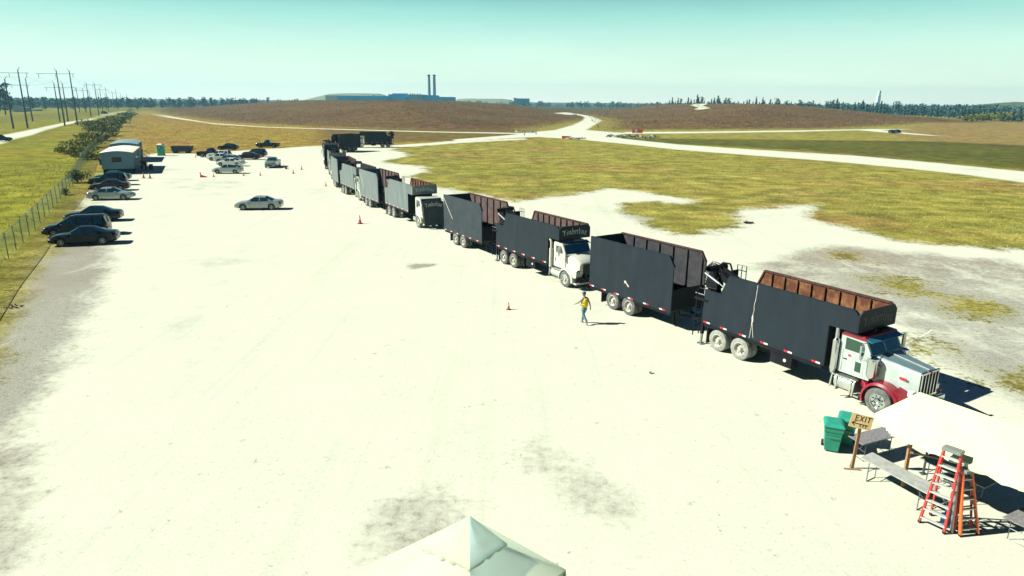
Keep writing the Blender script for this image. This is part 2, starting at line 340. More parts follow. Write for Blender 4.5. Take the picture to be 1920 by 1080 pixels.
# ---- mesh pieces
def sheet(name, mask, lift):
    ny, nx = GX.shape; idx = np.arange(ny*nx).reshape(ny, nx)
    fm = mask[:-1, :-1] | mask[1:, :-1] | mask[:-1, 1:] | mask[1:, 1:]
    q = np.stack([idx[:-1, :-1], idx[:-1, 1:], idx[1:, 1:], idx[1:, :-1]], -1)[fm]
    used = np.unique(q); rem = np.zeros(ny*nx, int); rem[used] = np.arange(len(used)); q = rem[q]
    V = np.stack([GX.ravel()[used], GY.ravel()[used], GZ.ravel()[used]+lift], -1)
    me = bpy.data.meshes.new(name); me.vertices.add(len(V)); me.vertices.foreach_set('co', V.ravel())
    me.loops.add(q.size); me.loops.foreach_set('vertex_index', q.ravel().astype(np.int32))
    me.polygons.add(len(q)); me.polygons.foreach_set('loop_start', np.arange(0, q.size, 4, dtype=np.int32)); me.polygons.foreach_set('loop_total', np.full(len(q), 4, np.int32))
    me.update(calc_edges=True)
    for k, a in (('sd', np.clip(sd, -9, 9)), ('rag', rag), ('dirt', dirt)):
        at = me.attributes.new(k, 'FLOAT', 'POINT'); at.data.foreach_set('value', a.ravel()[used].astype(np.float32))
    at = me.attributes.new('tint', 'FLOAT_COLOR', 'POINT'); c = np.concatenate([tint.reshape(-1, 3)[used], np.ones((len(used), 1))], 1); at.data.foreach_set('color', c.astype(np.float32).ravel())
    me.shade_smooth(); me.materials.append(GM)
    o = bpy.data.objects.new(name, me); COL.objects.link(o); o['kind'] = 'structure'; return o
sheet('ground', np.ones(GX.shape, bool), 0)
sheet('gravel_lot', (sdY > -6.0) & (GY > -5), .004)
for i, k in enumerate(ROADS): sheet(k, SD[k] > -.6, .008+.004*i)
# ------------------------------------------------------------ shared materials
panel_m = mat2('black_painted_steel', (.005, .011, .017), (.013, .022, .029), 1.1, .3, .75, rough=.6, spec=.22, stretch=(1, 1, .35), bump=.25)
panel_g = mat2('dusty_grey_steel', (.085, .115, .115), (.155, .185, .170), 1.4, .3, .75, rough=.7, spec=.3, stretch=(1, 1, .3), bump=.25)
panel_d = mat2('dark_dusty_steel', (.012, .022, .029), (.030, .042, .048), 1.4, .3, .75, rough=.6, spec=.3)
inner_dark = mat2('dark_worn_steel', (.022, .026, .032), (.055, .050, .048), 3.2, .4, .75, rough=.8)
inner_brown = mat2('browned_steel', (.055, .038, .036), (.12, .085, .075), 3.0, .35, .7, rough=.8)
rust_m = mat2('rusty_steel', (.085, .032, .014), (.32, .165, .065), 2.0, .46, .80, rough=.85)
rail_rust = mat2('rusty_rail', (.040, .020, .018), (.11, .045, .035), 4, .4, .7, rough=.8)
chassis_m = mat('chassis_black', (.005, .006, .009), .6, var=.3, spec=.2)
tyre_m = mat2('dusty_tyre', (.055, .060, .058), (.16, .165, .15), 5, .35, .7, rough=.9)
tyre_w = mat2('pale_dusty_tyre', (.17, .18, .16), (.30, .31, .27), 5, .35, .7, rough=.9)
rim_w = mat2('white_dusty_rim', (.34, .35, .30), (.50, .50, .42), 7, .35, .7, rough=.6)
chrome = mat('chrome', (.62, .66, .66), .16, 1., var=.06)
alu = mat('polished_aluminium', (.62, .65, .62), .28, .9, var=.08)
glass = mat('dark_glass', (.008, .030, .040), .06, 0, spec=.9, var=.05)
glass_b = mat('blue_glass', (.006, .055, .115), .06, 0, spec=.9, var=.05)
glass_g = mat('green_tinted_glass', (.012, .050, .030), .08, 0, spec=.8, var=.05)
red_m = mat('red_paint', (.20, .004, .014), .3, coat=.6, var=.08)
white_m = mat('white_truck_paint', (.46, .49, .40), .35, coat=.4, var=.05)
offw_m = mat('off_white_paint', (.36, .41, .35), .4, coat=.3, var=.06)
refl_r = mat('red_reflector', (.50, .012, .03), .4, var=.04)
refl_w = mat('white_reflector', (.50, .52, .46), .4, var=.04)
black_m = mat('matt_black', (.004, .005, .008), .7, var=.2, spec=.2)
steel_m = mat('bare_steel', (.26, .28, .28), .4, .6, var=.15)
amber = mat('amber_lens', (.70, .13, .01), .3)
redl = mat('red_lens', (.42, .012, .016), .25)
lamp_m = mat('clear_lamp_lens', (.50, .55, .52), .1, .3)
rubber = mat('rubber_flap', (.012, .012, .013), .9)
letter_m = mat('worn_white_lettering', (.42, .48, .48), .7, var=.25, scale=9)
letter_d = mat('faded_lettering', (.075, .088, .085), .7, var=.3, scale=9)
scrape_m = mat('bare_metal_scrape', (.42, .40, .33), .6, var=.25, scale=8)
wood_m = mat2('weathered_wood', (.24, .13, .06), (.36, .21, .10), 6, .35, .7, rough=.8)

def flecks(m, col, lo, hi, sc, stretch, amt):
    n = m.node_tree; b = n.nodes['Principled BSDF']; src = b.inputs['Base Color'].links[0].from_socket
    t = n.nodes.new('ShaderNodeTexCoord'); mp = n.nodes.new('ShaderNodeMapping'); mp.inputs['Scale'].default_value = stretch; z = n.nodes.new('ShaderNodeTexNoise'); z.inputs['Scale'].default_value = sc; z.inputs['Detail'].default_value = 8; z.inputs['Roughness'].default_value = .7
    n.links.new(t.outputs['Object'], mp.inputs[0]); n.links.new(mp.outputs[0], z.inputs[0]); r = n.nodes.new('ShaderNodeMapRange'); n.links.new(z.outputs[0], r.inputs[0]); r.inputs[1].default_value = lo; r.inputs[2].default_value = hi; r.inputs[4].default_value = amt
    x = n.nodes.new('ShaderNodeMix'); x.data_type = 'RGBA'; n.links.new(r.outputs[0], x.inputs[0]); n.links.new(src, x.inputs[6]); x.inputs[7].default_value = (*col, 1); n.links.new(x.outputs[2], b.inputs['Base Color'])
for m_ in (panel_m, panel_d, panel_g):
    flecks(m_, (.060, .070, .070), .60, .85, 1.5, (1.6, 1, .14), .35)     # dust running down the sheets
    flecks(m_, (.26, .25, .21), .735, .765, 4.2, (1, 1, .8), .8)          # chipped paint
# ------------------------------------------------------------ broad-nib lettering
GL = {  # strokes on a 1-high grid: list of polylines, advance width
 'T': ([[(-.02, .98), (.30, .88), (.78, .98)], [(-.02, .90), (.30, .80), (.78, .90)], [(.38, .9), (.38, .06)], [(.44, .9), (.44, .06)]], .84),
 'i': ([[(.04, .52), (.14, .62), (.14, .1), (.26, 0), (.34, .08)], [(.12, .78), (.18, .84)]], .36),
 'm': ([[(.04, .52), (.14, .62), (.14, .06)], [(.14, .5), (.34, .62), (.36, .06)], [(.36, .5), (.56, .62), (.58, .1), (.68, 0), (.74, .06)]], .78),
 'b': ([[(.10, .95), (.14, .88), (.14, .08), (.3, 0), (.46, .14), (.46, .46), (.32, .60), (.14, .48)]], .54),
 'e': ([[(.12, .34), (.42, .40), (.40, .54), (.26, .62), (.10, .48), (.10, .14), (.24, 0), (.44, .10)]], .50),
 'r': ([[(.04, .52), (.14, .62), (.14, .06), (.22, 0)], [(.14, .48), (.30, .62), (.40, .54)]], .44),
 'l': ([[(.10, 1.0), (.14, .92), (.14, .1), (.26, 0), (.34, .08)]], .36),
 'n': ([[(.04, .52), (.14, .62), (.14, .06)], [(.14, .5), (.36, .62), (.38, .1), (.48, 0), (.54, .06)]], .58),
}
def word_mesh(text, width, h, nib, arch=0.):
    """letters in the (u, v) plane as nib-swept quads; returns list of quads"""
    adv = sum(GL[c][1] for c in text); k = width/adv; x = 0; out = []
    for c in text:
        for st in GL[c][0]:
            for p, q in zip(st[:-1], st[1:]):
                a = ((x+p[0])*k-width/2, p[1]*h); b = ((x+q[0])*k-width/2, q[1]*h)
                a = (a[0], a[1]-arch*(2*a[0]/width)**2); b = (b[0], b[1]-arch*(2*b[0]/width)**2)
                n = (nib*.6, nib*.45)
                if abs((b[0]-a[0])*n[1]-(b[1]-a[1])*n[0]) < 2e-4: n = (-n[0]*.5, n[1]*.5)
                out.append([(a[0]-n[0], a[1]-n[1]), (a[0]+n[0], a[1]+n[1]), (b[0]+n[0], b[1]+n[1]), (b[0]-n[0], b[1]-n[1])])
        x += GL[c][1]
    return out
# ------------------------------------------------------------ wheels
def wheel(parent, x, y, side, r=.52, w=.28, dual=False, rim=None, tyre=None, dish=0.):
    """side: -1 right-hand face outward (-y), +1 left"""
    tyre = tyre or tyre_m; rim = rim or rim_w
    hub = bpy.data.objects.new('wheel', None); COL.objects.link(hub); hub.parent = parent; hub.location = (x, y, r); hub.empty_display_size = .1
    t = MB(); offs = [0.] + ([-side*.36] if dual else [])
    for o in offs:
        s_ = side
        t.lathe([(o+0, r*.60), (o+s_*.0, r*.62), (o+s_*w*.02, r*.90), (o-s_*w*.06, r*.985), (o-s_*w*.22, r), (o-s_*w*.78, r), (o-s_*w*.94, r*.985), (o-s_*w, r*.90), (o-s_*w, r*.58)], n=28)
    t.build('tyre', tyre, hub, smooth=True)
    rm = MB(); d = .02 if not dual else .11
    rm.lathe([(side*.004, r*.615), (side*.012, r*.57), (-side*.03, r*.54), (-side*d, r*.50), (-side*(d+.01), r*.30), (-side*(d-.03), r*.27), (-side*(d-.06), r*.20), (side*.0, r*.18), (side*.02, r*.12), (side*.02, .001)], n=24)
    for k in range(8):
        a = 2*math.pi*(k+.5)/8; c = (r*.40*math.cos(a), -side*(d-.012), r*.40*math.sin(a))
        rm.lathe([(-.004, .001), (.004, .001), (.006*side, r*.055)][1:], c=c, n=8, mi=1)
    for k in range(10):
        a = 2*math.pi*k/10; rm.ball((r*.23*math.cos(a), -side*(d-.05), r*.23*math.sin(a)), .016, 6, 1)
    rm.build('rim', [rim, black_m], hub, smooth=True)
    return hub
def reflector(parent, x, y, z, flip=False, L=.40):
    b = MB(); a, c = (1, 0) if flip else (0, 1)
    b.box(x, x+L*.5, y-.004, y+.004, z, z+.075, a); b.box(x+L*.5, x+L, y-.004, y+.004, z, z+.075, c)
    return b.build('reflector', [refl_r, refl_w], parent)
def rails(mb, x0, x1, step, yin, zin0, ztop_fn, th, sgn):
    """hollow: inner ribs standing off an inner wall face"""
    n = int((x1-x0)/step)
    for k in range(n+1):
        x = x0+k*step; mb.box(x-.045, x+.045, min(yin, yin-sgn*.10), max(yin, yin-sgn*.10), zin0, ztop_fn(x)-.10)
HWD = 1.25
def body_shell(root, outer, inner, railm, prof, ribs, zfl, name_in='inner_wall'):
    """two side panels with an inner lining, ribs and top rail; prof is a side outline (x,z)"""
    for sgn in (-1, 1):
        p = MB(); y = sgn*HWD; p.prism(prof, min(y, y-sgn*.05), max(y, y-sgn*.05)); p.build('side_panel', outer, root)
        q = MB(); yi = y-sgn*.052
        ins = [(x, z) for x, z in prof]
        cx = sum(a for a, _ in ins)/len(ins); cz = sum(b for _, b in ins)/len(ins)
        ins = [(x+(.012 if x < cx else -.012), z+(.012 if z < cz else -.012)) for x, z in ins]
        q.prism(ins, min(yi, yi-sgn*.02), max(yi, yi-sgn*.02))
        top = [(x, z) for x, z in prof]
        def ztop(x):
            zs = []
            for (a, b), (c, d) in zip(top, top[1:]+top[:1]):
                if min(a, c)-1e-6 <= x <= max(a, c)+1e-6 and abs(a-c) > 1e-6: zs.append(b+(d-b)*(x-a)/(c-a))
            return max(zs) if zs else zfl+.3
        for x in ribs: q.box(x-.05, x+.05, min(yi, yi-sgn*.11), max(yi, yi-sgn*.11), zfl if x < 5.5 else 3.01, ztop(x)-.09)
        q.build(name_in, inner, root)
        r = MB(); pts = [p_ for p_ in prof if p_[1] > 2.4 and p_ != (5.6, 2.93) and p_ != (6.78, 2.93)]; pts.sort(key=lambda t: t[0])
        for a, b in zip(pts[:-1], pts[1:]):
            A = Vector((a[0], y-sgn*.06, a[1]-.02)); B = Vector((b[0], y-sgn*.06, b[1]-.02)); r.bar(A, B, .13, .07)
        r.build('top_rail', railm if sgn > 0 else outer, root)
def crane(root):
    """folded grapple loader on the rear deck"""
    pre = set(root.children)
    c = MB()
    c.box(-.95, -.05, -1.0, 1.0, 2.45, 2.56); c.lathe([(0, .001), (0, .40), (.22, .40), (.22, .33), (.62, .30), (.62, .001)], c=(-.5, -.15, 2.56), axis='z', n=20)
    c.build('crane_base', black_m, root)
    t = MB()
    for y in (-.36, .06): t.prism([(-.95, 3.05), (-.15, 3.05), (-.25, 3.9), (-.45, 4.1), (-.62, 4.0)], y-.02, y+.02)
    t.box(-.85, -.2, -.36, .06, 3.0, 3.08); t.build('crane_turret', black_m, root)
    b = MB(); b.bar((-.45, -.15, 3.86), (.42, -.1, 3.42), .26, .30); b.bar((-.5, .22, 3.92), (.5, .28, 3.55), .20, .24); b.bar((-.95, .5, 3.15), (-.55, .4, 4.12), .16)
    b.lathe([(-.62, .14), (.62, .14)], c=(-.45, -.15, 4.0), n=12); b.build('crane_boom', black_m, root)
    s = MB(); s.tube([(-.85, -.5, 3.7), (.05, -.45, 3.35)], .055); s.tube([(.05, -.45, 3.35), (.35, -.43, 3.22)], .028)
    s.build('crane_cylinder', steel_m, root); s = MB(); s.bar((-1.28, .12, 3.0), (-.92, .12, 3.85), .07, .12); s.build('crane_stay', refl_w, root); s = MB(); s.tube([(-.95, -.95, 2.75), (-.05, -.95, 2.75)], .02); s.build('deck_rail', steel_m, root)
    h = MB()
    for k in range(6):
        y = -.30+.09*k; z = 4.05+.05*(k % 3)
        h.tube([(-.85, y, 3.1), (-1.12, y, 3.5), (-1.05, y, 3.9+.05*k), (-.75, y, z+.02), (-.4, y, z-.05), (-.1, y, z-.3)], .022, 6)
    h.build('hydraulic_hoses', rubber, root)
    g = MB()
    g.tube([(-.15, .95, 2.6), (-.15, .95, 4.1), (.40, .95, 4.1), (.40, .95, 2.6)], .022, 6); g.tube([(.12, .95, 2.6), (.12, .95, 4.1)], .022, 6); g.tube([(-.15, .95, 3.85), (.40, .95, 3.85)], .022, 6)
    g.box(-.35, .05, .35, .8, 3.35, 3.45); g.box(-.02, .06, .35, .8, 3.45, 3.9)
    g.tube([(-.6, .1, 4.0), (-.4, .2, 4.22), (-.05, .3, 4.22), (.05, .35, 3.9)], .05, 8)
    g.build('crane_seat', black_m, root)
    for o_ in root.children:
        if o_ not in pre: o_.location = (-.68, -.25, -.22)
    l = MB(); X = -1.42
    for y in (-1.22, -.82): l.tube([(X-.18, y, .35), (X-.05, y, 2.72), (X+.06, y, 2.82), (X+.75, y, 2.86)], .028, 6)
    for k in range(9): z = .55+k*.27; l.tube([(X-.17+.055*k/3*.6, -1.22, z), (X-.17+.055*k/3*.6, -.82, z)], .024, 6)
    l.build('ladder', chassis_m, root)
    o = MB(); o.bar((-1.06, -1.1, 1.9), (-1.1, -1.1, .55), .14); o.build('outrigger', chassis_m, root)
    f = MB(); f.bar((-1.1, -1.1, .9), (-1.12, -1.1, .08), .09); f.lathe([(0, .001), (0, .20), (.05, .18), (.05, .001)], c=(-1.12, -1.1, .0), axis='z', n=12); f.build('outrigger_foot', steel_m, root)

PROFT = [(-1.0, 1.17), (5.6, 1.17), (5.6, 2.93), (6.78, 2.93), (6.78, 3.62), (6.6, 3.8), (.42, 3.8), (-.02, 2.82), (-1.0, 2.82)]
def grapple_truck(a, h, label, cab, xf=7.85, outer=None, inner=None, letters=None, railm=None, group='grapple trucks in the waiting line'):
    """a: ground point under the rearmost right tyre face, h: heading"""
    h = np.array(h)/np.linalg.norm(h); left = np.array([-h[1], h[0]]); o = np.array(a)+left*1.22
    outer = outer or panel_m; inner = inner or inner_dark; railm = railm or rail_rust
    root = thing('grapple_truck', label, 'truck', (o[0], o[1], 0), math.atan2(h[1], h[0]), group)
    ribs = [.86+.70*k for k in range(8)]
    body_shell(root, outer, inner, railm, PROFT, ribs, 1.3)
    f = MB(); f.box(-.98, 5.55, -1.17, 1.17, 1.19, 1.26); f.build('floor', inner, root)
    f = MB(); f.box(5.56, 6.7, -1.17, 1.17, 2.95, 3.0); f.build('canopy_floor', inner, root)
    for xa in (5.50, .34):
        b = MB(); b.box(xa, xa+.07, -1.17, 1.17, 1.262, 2.9); b.build('bulkhead', black_m, root)
    b = MB(); b.box(5.605, 5.64, -1.25, 1.25, 1.17, 2.925); b.build('front_wall', black_m, root)
    # canopy front with chamfered corners
    q = MB(); Y = 1.25; pf = [(-Y, 2.94), (Y, 2.94), (Y, 3.60), (Y-.2, 3.8), (-Y+.2, 3.8), (-Y, 3.60)]
    vs = [(6.785, y, z) for y, z in pf]+[(6.845, y, z) for y, z in pf]; n = 6
    q.add(vs, [tuple(range(n-1, -1, -1)), tuple(range(n, 2*n))]+[(i, (i+1) % n, (i+1) % n+n, i+n) for i in range(n)]); q.build('canopy_front', outer, root)
    if letters:
        w = MB()
        for quad in word_mesh('Timberline', 1.95, .40, .030, .14): w.add([(6.85, y, z+3.26) for y, z in quad], [(0, 1, 2, 3)])
        w.build('lettering', letters, root)
    ch = MB()
    for y in (-.42, .42): ch.box(-1.3, 8.75 if cab != 'cabover' else 8.3, y-.05, y+.05, .72, 1.0)
    for x in (0, 1.32, xf): ch.lathe([(-.95, .07), (.95, .07)], c=(x, 0, .52), n=10)
    for x in (0, 1.32): ch.ball((x, 0, .52), (.2, .22, .2), 10)
    ch.box(-.95, 5.5, -1.2, -1.12, 1.0, 1.165); ch.box(-.95, 5.5, 1.12, 1.2, 1.0, 1.165)
    for x in (-.5, .66, 2.2, 3.6, 5.1): ch.box(x-.05, x+.05, -1.12, 1.12, 1.01, 1.16)
    ch.build('chassis', chassis_m, root)
    for s in (-1, 1):
        tb = MB(); tb.box(3.0, 4.1, min(s*.75, s*1.2), max(s*.75, s*1.2), .50, .98); tbo = tb.build('toolbox', chassis_m, root)
        if s < 0: tb = MB(); tb.lathe([(-1.206, .001), (-1.206, .075), (-1.2, .075)], c=(3.75, 0, .78), n=14); tb.build('round_badge', refl_w, tbo)
    for s in (-1, 1): mf = MB(); mf.box(-.72, -.68, min(s*1.2, s*.62), max(s*1.2, s*.62), .18, .98); mf.build('mud_flap', rubber, root)
    for sgn in (-1, 1):
        for k, x in enumerate((-.92, .12, 1.25, 2.45, 3.7, 5.05)): reflector(root, x, sgn*1.254, 1.20, sgn > 0)
        for x in (0, 1.32): wheel(root, x, sgn*1.22, sgn, dual=True, tyre=tyre_w if cab == 'red' else tyre_m)
        wheel(root, xf, sgn*1.16, sgn, w=.30, rim=chrome if cab == 'red' else rim_w, tyre=tyre_m)
    crane(root)
    {'red': cab_classic, 'grey': cab_classic, 'white': cab_sloped, 'cabover': cab_over}[cab](root, xf, cab)
    return root
def loft(mb, secs, mi=0, cap=True):
    """secs: list of closed sections (same length) of 3-D points"""
    n = len(secs[0]); vs = [p for s in secs for p in s]
    fs = [(i*n+k, i*n+(k+1) % n, (i+1)*n+(k+1) % n, (i+1)*n+k) for i in range(len(secs)-1) for k in range(n)]
    if cap: fs += [tuple(range(n-1, -1, -1)), tuple(range((len(secs)-1)*n, len(secs)*n))]
    return mb.add(vs, fs, mi)
def sec(x, hw, z0, z1, r=.08, crown=.04):
    return [(x, -hw, z0), (x, -hw, z1-r), (x, -hw+r*.35, z1-r*.35), (x, -hw+r, z1), (x, 0, z1+crown), (x, hw-r, z1), (x, hw-r*.35, z1-r*.35), (x, hw, z1-r), (x, hw, z0)]
def fender(root, m, xf, y0, y1, r0=.60, r1=.70, a0=-8, a1=188, front=None):
    f = MB(); n = 18
    for sgn in (-1, 1):
        vs = []
        for k in range(n+1):
            t = math.radians(a0+(a1-a0)*k/n); ex = 1.0+.10*max(0, math.cos(t))
            for r, y in ((r0, y0), (r0, y1), (r1, y1-.05), (r1+.02, y0)): vs.append((xf+r*ex*math.cos(t), sgn*y, .52+r*math.sin(t)))
        fs = [(k*4+j, k*4+(j+1) % 4, (k+1)*4+(j+1) % 4, (k+1)*4+j) for k in range(n) for j in range(4)]+[(0, 1, 2, 3), (n*4+3, n*4+2, n*4+1, n*4)]
        f.add(vs, fs)
        o = f.build('fender', m, root, smooth=True); f = MB()
def mirror_set(root, x, z0, z1):
    for sgn in (-1, 1):
        m = MB(); y = sgn*1.42
        m.tube([(x, sgn*1.02, z1), (x+.02, y, z1), (x+.02, y, z0), (x, sgn*1.02, z0)], .018, 6); m.box(x-.02, x+.05, y-.09, y+.09, z0+.08, z1-.06)
        m.build('mirror', chrome, root)
def cab_classic(root, xf, kind):
    """long square bonnet, twin stacks, drum air cleaners"""
    red = kind == 'red'; paint = mat('silver_white_paint', (.34, .40, .37), .3, coat=.5) if red else offw_m
    x0 = 6.08; c = MB()
    loft(c, [[(x, y*k, z) for x, z in ((x0, 1.12), (x0, 2.72), (x0+.12, 2.82), (x0+.98, 2.76), (x0+1.34, 2.10), (x0+1.34, 1.12))] for y, k in ((-1.04, 1), (1.04, 1))])
    c.build('cab', paint, root, bevel=.03)
    if red:
        r = MB(); loft(r, [[(x, y, z) for x, z in ((x0-.01, 2.66), (x0+.1, 2.86), (x0+.98, 2.82), (x0+1.08, 2.68), (x0+.98, 2.64))] for y in (-1.06, 1.06)]); r.build('roof', red_m, root, bevel=.03)
        k = MB(); k.box(x0+.35, x0+.8, -.2, .5, 2.87, 2.98); k.ball((x0+.95, .3, 2.92), (.16, .35, .07), 10); k.tube([(x0+.5, -.5, 2.9), (x0+1.0, -.5, 2.95)], .04); k.build('roof_equipment', black_m, root)
    g = MB(); e = .006
    wn = Vector((.66, 0, .36)).normalized()*e
    def ws(y0, y1, t0, t1):
        a = Vector((x0+1.34, 0, 2.10)); b = Vector((x0+.98, 0, 2.76)); p = lambda t: a+(b-a)*t+wn
        return [(p(t0).x, y0, p(t0).z), (p(t0).x, y1, p(t0).z), (p(t1).x, y1, p(t1).z), (p(t1).x, y0, p(t1).z)]
    for y0, y1 in ((-.93, -.03), (.03, .93)): g = MB(); g.add(ws(y0, y1, .06, .9), [(0, 1, 2, 3)]); g.build('windshield_pane', glass_b, root)
    v = MB(); v.prism([(x0+.92, 2.80), (x0+1.28, 2.66), (x0+1.26, 2.63), (x0+.92, 2.74)], -1.03, 1.03); v.build('sun_visor', mat('blue_visor', (.02, .16, .24), .25, .3) if red else chrome, root)
    for s in (-1, 1):
        w = MB(); w.prism([(x0+.22, 2.12), (x0+.22, 2.60), (x0+.92, 2.56), (x0+1.02, 2.40), (x0+1.02, 2.12)], s*1.046-.004, s*1.046+.004); d = MB()
        d.box(x0+.16, x0+1.08, s*1.043-.003, s*1.043+.003, 1.20, 2.08); dd = d.build('door', paint, root); w.build('side_window', glass_g if red else glass, dd)
        d2 = MB(); d2.box(x0+.72, x0+.96, s*1.05-.004, s*1.05+.004, 1.34, 1.74); d2.build('door_window', glass_g, dd)
        d3 = MB(); d3.box(x0+.2, x0+.36, s*1.05-.012, s*1.05+.012, 1.70, 1.74); d3.box(x0+.155, x0+.165, s*1.05-.002, s*1.05+.002, 1.2, 2.08); d3.build('handle', black_m, dd)
        if red:
            d4 = MB(); d4.add([(x0+.36, s*1.052, 1.90), (x0+.45, s*1.052, 1.96), (x0+.54, s*1.052, 1.90), (x0+.50, s*1.052, 1.86), (x0+.40, s*1.052, 1.86)], [(0, 1, 2, 3, 4)]); d4.build('badge', refl_r, dd)
        e_ = MB(); e_.lathe([(1.0, .001), (1.0, .085), (1.15, .12), (1.2, .14), (2.42, .14), (2.5, .08), (2.92, .08), (3.02, .075), (3.02, .05)], c=(x0-.13, s*1.13, 0), axis='z', n=18); e_.build('exhaust_stack', chrome, root, smooth=True)
        a_ = MB(); a_.lathe([(1.30, .001), (1.30, .14), (1.40, .20), (2.0, .20), (2.04, .215), (2.10, .20), (2.16, .08), (2.16, .001)], c=(x0+1.40, s*1.02, 0), axis='z', n=20); a_.tube([(x0+1.4, s*.86, 1.8), (x0+1.6, s*.7, 1.75)], .07); a_.build('air_cleaner', chrome, root, smooth=True)
        t_ = MB(); t_.lathe([(x0+.02, .001), (x0+.02, .30), (x0+.86, .30), (x0+.86, .001)], c=(0, s*.90, .72), axis='x', n=20)
        for xx in (x0+.1, x0+.72): t_.box(xx, xx+.06, s*.9-.32, s*.9+.32, .38, 1.03)
        t_.build('fuel_tank', alu, root, smooth=True)
        st = MB(); st.box(x0-.05, x0+.95, min(s*1.0, s*1.24), max(s*1.0, s*1.24), .98, 1.02); st.box(x0+.9, x0+1.12, min(s*.85, s*1.2), max(s*.85, s*1.2), .36, .42); st.bar((x0-.05, s*1.22, 1.0), (x0-.12, s*1.22, .42), .05); st.bar((x0+.92, s*1.22, 1.0), (x0+.86, s*1.22, .36), .06); st.build('step', alu, root)
    hd = MB(); X0 = x0+1.36; X1 = xf+1.12
    loft(hd, [sec(X0, .80, 1.12, 2.10, .10), sec((X0+X1)/2, .70, 1.10, 2.00, .10), sec(X1, .56, 1.00, 1.90, .08)])
    hd.box(X0+.05, X1-.05, -.02, .02, 2.1, 2.105) if False else None
    hdo = hd.build('hood', paint if red else white_m, root, smooth=True)
    ht = MB(); n_ = 6
    tp = lambda x, w: (x, w, np.interp(x, [X0, (X0+X1)/2, X1], [2.10, 2.00, 1.90])+.012+.04*(1-abs(w)/.7))
    ht.add([tp(X0+.02, -.66), tp(X1-.02, -.46), tp(X1-.02, 0), tp(X1-.02, .46), tp(X0+.02, .66), tp(X0+.02, 0)], [(0, 1, 2, 5), (5, 2, 3, 4)])
    if red: ht.build('hood_top', mat('dull_blue_grey_paint', (.14, .24, .26), .35, .3, coat=.4), hdo)
    sp = MB(); sp.bar((X0+.02, 0, 2.170), (X1-.02, 0, 1.972), .05, .02); sp.build('hood_trim', rim_w, hdo)
    if red:
        bd = MB()
        for s in (-1, 1): bd.box(X0+.95, X0+1.22, s*.71-.012, s*.71+.012, 1.52, 1.60)
        bd.build('badge', refl_r, hdo)
    gr = MB(); gr.box(X1, X1+.05, -.56, .56, 1.02, 1.84); gm = gr.build('grille', black_m, root)
    gb = MB()
    for k in range(6): y = -.54+.216*k; gb.box(X1+.051, X1+.075, y-.022, y+.022, 1.0, 1.86)
    gb.box(X1+.0, X1+.077, -.60, .60, 1.861, 1.93); gb.box(X1+.0, X1+.077, -.60, .60, .93, .999); gb.build('grille_bars', chrome, gm)
    bm_ = MB(); bm_.ball((X1+.08, 0, 1.895), (.02, .09, .03), 10); bm_.build('emblem', refl_r, gm)
    fender(root, red_m if red else white_m, xf, .70, 1.20, .62, .72, -12, 200)
    for s in (-1, 1):
        fl = MB(); loft(fl, [[(xf+.50, s*.58, .95), (xf+.50, s*1.14, .95), (xf+.50, s*1.10, 1.10), (xf+.50, s*.58, 1.22)], [(xf+.70, s*.56, .62), (xf+.70, s*1.12, .62), (xf+.74, s*1.08, .98), (xf+.74, s*.56, 1.14)], [(xf+1.02, s*.50, .60), (xf+1.02, s*1.0, .60), (xf+1.02, s*.97, .84), (xf+1.02, s*.50, .95)]])
        fl.build('fender_skirt', red_m if red else white_m, root, smooth=True)
        fl = MB(); loft(fl, [[(xf-.60, s*.58, .78), (xf-.60, s*1.12, .78), (xf-.60, s*1.06, .95), (xf-.60, s*.58, 1.20)], [(xf-.84, s*.58, .85), (xf-.84, s*.98, .85), (xf-.84, s*.98, 1.12), (xf-.84, s*.58, 1.25)]])
        fl.build('cowl_skirt', red_m if red else white_m, root, bevel=.02)
    bp = MB(); bp.box(X1+.02, X1+.16, -1.15, 1.15, .42, .80); bp.build('bumper', chrome, root, bevel=.03)
    for s in (-1, 1):
        l = MB(); l.box(X1-.2, X1+.0, min(s*.66, s*.92), max(s*.66, s*.92), 1.02, 1.24); l.build('headlight', lamp_m, root, bevel=.03)
        l = MB(); l.ball((xf+1.08, s*1.07, .93), (.09, .05, .06), 8); l.build('turn_signal', amber, root)
    if red:
        cb = MB(); cb.box(X1+.165, X1+.19, -1.0, -.35, .78, 1.06); cb.build('front_placard', wood_m, root)
    mirror_set(root, x0+1.12, 1.95, 2.66)
    an = MB(); an.tube([(x0+1.2, 1.5, 2.05), (x0+1.9, 1.9, 2.9)], .008, 5); an.build('antenna', steel_m, root)
